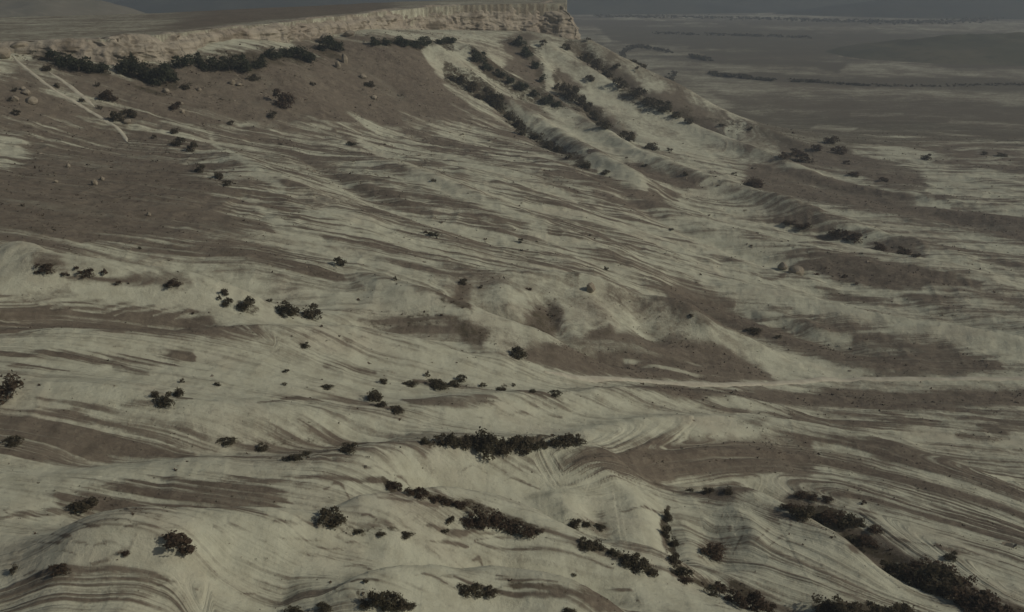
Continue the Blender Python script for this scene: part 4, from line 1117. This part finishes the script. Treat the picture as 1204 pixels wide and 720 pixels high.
for p, l in [((670, 722, 18, 10), 'dark shrub in the brown band behind the nearest crest'), ((345, 720, 22, 7), 'flat dark shrub at the bottom edge, left of the crest clump'), ((380, 717, 14, 9), 'grey shrub between the flat shrub and the crest clump'),
             ((430, 685, 9, 8), 'small shrub above the crest clump'), ((100, 597, 26, 14), 'low olive bush on the striped brown band at left'), ((212, 644, 32, 20), 'rounded rust bush with a trailing edge on the near left chalk'),
             ((218, 651, 15, 9), 'small bush at the lower right of the rounded rust bush'), ((393, 615, 34, 21), 'largest dark round bush alone on the chalk, left of the gully'), ((72, 673, 16, 8), 'low rust shrub above the striped bottom mound'),
             ((148, 653, 11, 9), 'small rust shrub at the upper end of the curved crack'), ((14, 673, 11, 9), 'small dark shrub at the left edge above the striped mound'), ((268, 521, 28, 9), 'wide low bush in the dark band at left'),
             ((305, 529, 16, 8), 'low bush right of the wide low bush in the band'), ((346, 541, 22, 10), 'dark shrub on pale chalk just under the dark band'), ((362, 535, 14, 9), 'small shrub touching the dark band, above its darker neighbour'),
             ((412, 529, 18, 9), 'low bush at the right end of the dark band'), ((15, 523, 15, 9), 'green shrub at the left edge in the striped brown band'), ((424, 626, 18, 6), 'flat scrubby bush below the largest round bush'),
             ((450, 629, 18, 6), 'flat scrubby bush left of the smooth hill crest'), ((479, 631, 16, 6), 'flat scrubby bush touching the smooth hill crest'), ((522, 626, 12, 8), 'small grey bush on the smooth hill crest')]:
    plant(*p, 'rust' if 'rust' in l else 'leaf', 'bush', l, 'bush', 'bushes on the near chalk')
row([(930, 601, 22, 14), (945, 608, 26, 18), (960, 613, 28, 20), (976, 617, 28, 22), (992, 619, 24, 18), (1005, 619, 18, 14)], 'mix', 'bush', 'bush', 'bushes at the head of the brown gully', '{o} bush from the left in the thicket at the brown gully head')
row([(940, 585, 16, 12), (956, 587, 18, 8), (973, 589, 18, 8), (1015, 593, 12, 8), (1030, 625, 20, 7)], 'rust', 'bush', 'bush', 'bushes above the brown gully', '{o} low rust bush from the left along the field edge above the thicket')
row([(813, 578, 14, 6), (836, 578, 14, 7), (856, 579, 20, 8)], 'leaf', 'bush', 'bush', 'bushes under the big brown field', '{o} low bush from the left on the lower edge of the large brown lens')
for p, l in [((1118, 657, 16, 10), 'small dark shrub alone on the chalk terraces, lower right'), ((840, 655, 22, 18), 'thin brown bush in the chalk bowl right of the cleft'), ((836, 700, 14, 10), 'small bush at the left end of the bottom thicket')]:
    plant(*p, 'rust' if 'brown' in l else 'leaf', 'bush', l, 'bush', 'bushes on the chalk terraces')
row([(1000, 636, 24, 10), (1020, 641, 28, 14), (1045, 673, 28, 22), (1062, 681, 30, 26), (1080, 689, 32, 28), (1098, 696, 34, 30), (1116, 704, 34, 30), (1134, 712, 34, 30), (1150, 718, 32, 26), (1168, 724, 30, 22), (1186, 728, 28, 18), (1080, 668, 26, 16), (1105, 676, 26, 18), (1130, 690, 26, 18)],
    'mix', 'bush', 'bush', 'bushes filling the gully at lower right', '{o} bush going down the big dark thicket in the lower right corner')
row([(970, 721, 24, 18), (988, 725, 26, 22), (1007, 727, 28, 24), (1027, 727, 26, 22), (1047, 727, 26, 18), (1066, 725, 22, 14)], 'leaf', 'bush', 'bush', 'bushes along the bottom edge', '{o} bush from the left in the thicket cut by the bottom edge')
row([(808, 685, 18, 8), (846, 695, 20, 16), (860, 706, 24, 20), (874, 714, 28, 28), (889, 718, 28, 34), (903, 720, 20, 20), (917, 728, 18, 12)], 'rust', 'bush', 'bush', 'bushes in the bottom cleft', '{o} bush from the left in the rusty thicket in the bottom cleft')

# ------------------------------------------------------------------ boulders
M_ROCK = hill_material('pale_rock', (.34, .30, .23), (.25, .215, .16), (.42, .385, .295), .35)
ROCKS = []
for s_ in range(5):
    bm = bmesh.new(); bmesh.ops.create_icosphere(bm, subdivisions=2, radius=.5)
    r_ = random.Random(s_ + 5)
    pl = [(Vector((r_.uniform(-1, 1), r_.uniform(-1, 1), r_.uniform(-.3, 1))).normalized(), r_.uniform(.28, .42)) for _ in range(7)]
    for v in bm.verts:
        for n_, d_ in pl:
            e = v.co.dot(n_) - d_
            if e > 0: v.co -= n_ * e * .85
        v.co *= 1 + r_.uniform(-.05, .05)
        v.co.z += .3
    me = bpy.data.meshes.new('boulder'); bm.to_mesh(me); bm.free(); me.materials.append(M_ROCK); ROCKS.append(me)
for (px, py, w, h), l in [
    ((234, 107, 6, 5), 'small pale boulder high on the brown slope below the largest clump'), ((80, 197, 6, 5), 'pale boulder on the left brown plain, upper left of a stone group'),
    ((120, 212, 6, 5), 'right hand stone of the pale group on the left brown plain'), ((111, 218, 9, 8), 'largest stone of the pale group on the left brown plain'), ((66, 215, 6, 4), 'left hand stone of the pale group on the brown plain'),
    ((215, 133, 6, 5), 'pale stone below a brownish shrub, the lower of two'), ((213, 123, 6, 4), 'pale stone beside a brownish shrub, the upper of two'), ((195, 109, 9, 6), 'grey stone left of the largest clump tip'),
    ((175, 254, 6, 5), 'single pale stone low on the left brown plain'), ((30, 111, 13, 7), 'broad pale rock at the middle of the far left rock group'), ((18, 119, 11, 7), 'leftmost rock of the far left rock group'),
    ((37, 121, 15, 8), 'lowest and widest rock of the far left rock group'), ((27, 106, 8, 5), 'topmost rock of the far left rock group'), ((145, 138, 9, 6), 'upper pale stone right of the footpath end'), ((150, 145, 11, 6), 'lower pale stone right of the footpath end'),
    ((273, 99, 9, 6), 'left pale stone of two below the green belt'), ((281, 101, 7, 5), 'right pale stone of two below the green belt'), ((440, 116, 9, 5), 'pale stone on the right half of the bare brown slope'),
    ((406, 74, 8, 14), 'upright pale rock splinter at the top of the brown slope'), ((398, 80, 8, 10), 'dark weathered rock left of the upright splinter'), ((427, 92, 9, 6), 'low pale rock on the slope right of the splinter'),
    ((384, 50, 24, 12), 'large rounded grey boulder fallen at the cliff foot among trees'), ((125, 71, 8, 8), 'pinkish block at the cliff foot behind the small dark tree'), ((410, 42, 16, 7), 'pale fallen slab at the cliff foot right of the rounded boulder'),
    ((5, 68, 20, 15), 'large rounded chalk outcrop at the left edge by the cliff end'), ((23, 57, 22, 9), 'flat chalk outcrop where the cliff begins, beside the rounded outcrop'),
    ((694, 343, 16, 13), 'small pale chalk knob just right of a small dark square of scrub'), ((935, 322, 22, 12), 'jagged pale chalk block left of the dark lens field'), ((920, 316, 16, 9), 'smaller pale chalk block left of the jagged block')]:
    x, y, z = at(px, py, ZF)
    s = math.sqrt(x * x + y * y + z * z) / F
    o = bpy.data.objects.new('boulder', prng.choice(ROCKS)); COL.objects.link(o)
    o.location = (x, y, float(z_at(x, y)[0])); o.rotation_euler = (prng.uniform(-.2, .2), prng.uniform(-.2, .2), prng.uniform(0, 6.28))
    o.scale = (w * s, w * s * .85, h * s * 1.1)
    o['label'] = l; o['category'] = 'boulder'; o['group'] = 'pale boulders on the slopes'

# ------------------------------------------------------------------ low scrub, grass tufts and loose stones nobody could count
def scatter(name, m, P, size, seed, blades, flat, up):
    r = np.random.default_rng(seed); n = len(P); k = blades
    an = r.uniform(0, 2 * np.pi, (n, k)); le = size[:, None] * r.uniform(.5, 1.2, (n, k)); hh = size[:, None] * up * r.uniform(.5, 1.2, (n, k))
    c, s = np.cos(an), np.sin(an); w = le * flat
    B = P[:, None, :]
    off = r.normal(0, .35, (n, k, 2)) * size[:, None, None]
    def mk(dx, dy, dz): return np.stack([B[..., 0] + off[..., 0] + dx, B[..., 1] + off[..., 1] + dy, B[..., 2] + dz], -1)
    v0 = mk(-s * w, c * w, -.1 * hh); v1 = mk(s * w, -c * w, -.1 * hh); v2 = mk(c * le * .6 + s * w * .5, s * le * .6 - c * w * .5, hh); v3 = mk(c * le * .5 - s * w * .6, s * le * .5 + c * w * .6, hh * .8)
    V = np.stack([v0, v1, v2, v3], 2).reshape(-1, 3)
    me = bpy.data.meshes.new(name); nq = n * k
    me.vertices.add(len(V)); me.vertices.foreach_set('co', V.astype(np.float32).ravel())
    me.loops.add(nq * 4); me.loops.foreach_set('vertex_index', np.arange(nq * 4, dtype=np.int32))
    me.polygons.add(nq); me.polygons.foreach_set('loop_start', np.arange(0, nq * 4, 4, dtype=np.int32))
    me.update(calc_edges=True)
    return link(name, me, m, kind='stuff')

def sample(n, seed, prob):
    r = np.random.default_rng(seed)
    jj, ii = np.where((GY > 140) & (GY < 1100) & (np.abs(GA) < .62) & ~plat)
    p = prob[jj, ii] * GY[jj, ii] ** 1.0
    k = r.choice(len(jj), n, replace=False, p=p / p.sum())
    P = np.stack([GX[jj[k], ii[k]], GY[jj[k], ii[k]], ZF[jj[k], ii[k]]], 1)
    P[:, 0] += r.uniform(-.4, .4, n); P[:, 1] += r.uniform(-.4, .4, n); P[:, 2] = z_at(P[:, 0], P[:, 1])
    return P, r

clump = np.clip(fbm(GX / 14, GY / 14, 4, 401) - .06, 0, 1) ** 1.8
hollow = np.clip(-RELIEF / 4, 0, 1)
P, r = sample(1300, 5, (clump * .05 + np.clip(SCRUB - .25, 0, 1) ** 1.5 + .0015))
scatter('low_scrub', M_RUST, P, np.exp(r.normal(-.95, .4, len(P))) * np.clip(P[:, 1] / 330, .7, 1.6), 6, 6, .5, .8)
P, r = sample(9000, 15, (clump * .6 + .02) * COVER ** 2)
M_TUFT = hill_material('dry_grass', (.15, .125, .09), (.105, .09, .065), (.19, .165, .12), .2)
scatter('dry_grass', M_TUFT, P, np.exp(r.normal(-1.35, .35, len(P))) * np.clip(P[:, 1] / 330, .7, 1.6), 8, 4, .45, .8)

rock_zone = np.clip(fbm(GX / 30, GY / 30, 3, 431), 0, 1) ** 1.5 * (sstep(.0, -.06, GA) * sstep(540, 640, GY) + .10) + .002
P, r = sample(2600, 25, rock_zone)
scatter('rubble', M_ROCK, P, np.exp(r.normal(-.95, .5, len(P))) * np.clip(P[:, 1] / 500, .5, 1.4), 26, 3, .8, .5)

# ------------------------------------------------------------------ lines of trees on the plain
M_FAR = leaf_material('far_trees', (.12, .112, .080), (.155, .138, .1), (.135, .122, .088))
def treeline(pp, depth, n, hgt, seed):
    r = np.random.default_rng(seed)
    W = dense(np.array([at(x, y, ZF)[:2] for x, y in pp]), 10)
    t = r.uniform(0, len(W) - 1.001, n); i = t.astype(int); f = (t - i)[:, None]
    gap = fbm(t / 5, t * 0 + seed, 2, seed)
    keep = gap > -.25
    Q = (W[i] * (1 - f) + W[i + 1] * f)[keep]
    Q[:, 1] += r.normal(0, depth, len(Q)); Q[:, 0] += r.normal(0, 3, len(Q))
    z = z_at(Q[:, 0], Q[:, 1])
    P = np.column_stack([Q, z])
    P[:, 2] += r.uniform(0, hgt * .6, len(Q))
    scatter('treeline', M_FAR, P, np.full(len(P), hgt * .55), seed, 6, .6, .7)

treeline([(690, 55), (740, 58), (800, 65), (834, 72)], 14, 420, 7, 501)
treeline([(748, 82), (800, 83), (850, 90), (880, 92)], 9, 500, 6, 502)
treeline([(870, 92), (920, 96), (972, 97)], 6, 260, 5, 503)
treeline([(965, 98), (1050, 102), (1204, 100), (1260, 100)], 5, 330, 4, 504)
treeline([(700, 20), (850, 22), (1000, 26), (1100, 27), (1204, 20)], 60, 700, 10, 505)
treeline([(760, 40), (860, 42), (950, 45)], 20, 260, 7, 506)

# ------------------------------------------------------------------ haze
def haze(density):
    x0, y0, x1, y1, zb, zt = -31000, -31000, 31000, 31000, -160, 6
    ring = [o for o in bpy.data.objects if o.type == 'MESH']
    lo = min(float(np.min([c[2] for c in o.bound_box])) for o in ring if o.name.startswith(('ground', 'far_hill', 'wooded')))
    hi = max(float(np.max([c[2] for c in o.bound_box])) for o in ring if o.name.startswith(('ground', 'far_hill', 'wooded')))
    lim = max(abs(c) for o in ring if o.name == 'ground' for b_ in o.bound_box for c in b_[:2])
    lim = lim + 100; zb = lo - 1.0; zt = max(hi + 2, 4.0)
    V = [(x, y, z) for z in (zb, zt) for x, y in ((-lim, -lim), (lim, -lim), (lim, lim), (-lim, lim))]
    Fc = [(3, 2, 1, 0), (4, 5, 6, 7), (0, 1, 5, 4), (1, 2, 6, 5), (2, 3, 7, 6), (3, 0, 4, 7)]
    m, nt = mat('haze')
    v = nt.nodes.new('ShaderNodeVolumePrincipled'); v.inputs['Color'].default_value = (.72, .83, .97, 1)
    v.inputs['Density'].default_value = density; v.inputs['Anisotropy'].default_value = .2
    o = nt.nodes.new('ShaderNodeOutputMaterial'); nt.links.new(v.outputs[0], o.inputs['Volume'])
    link('haze', mesh_from('haze', V, Fc), m, kind='stuff')

haze(.00013)
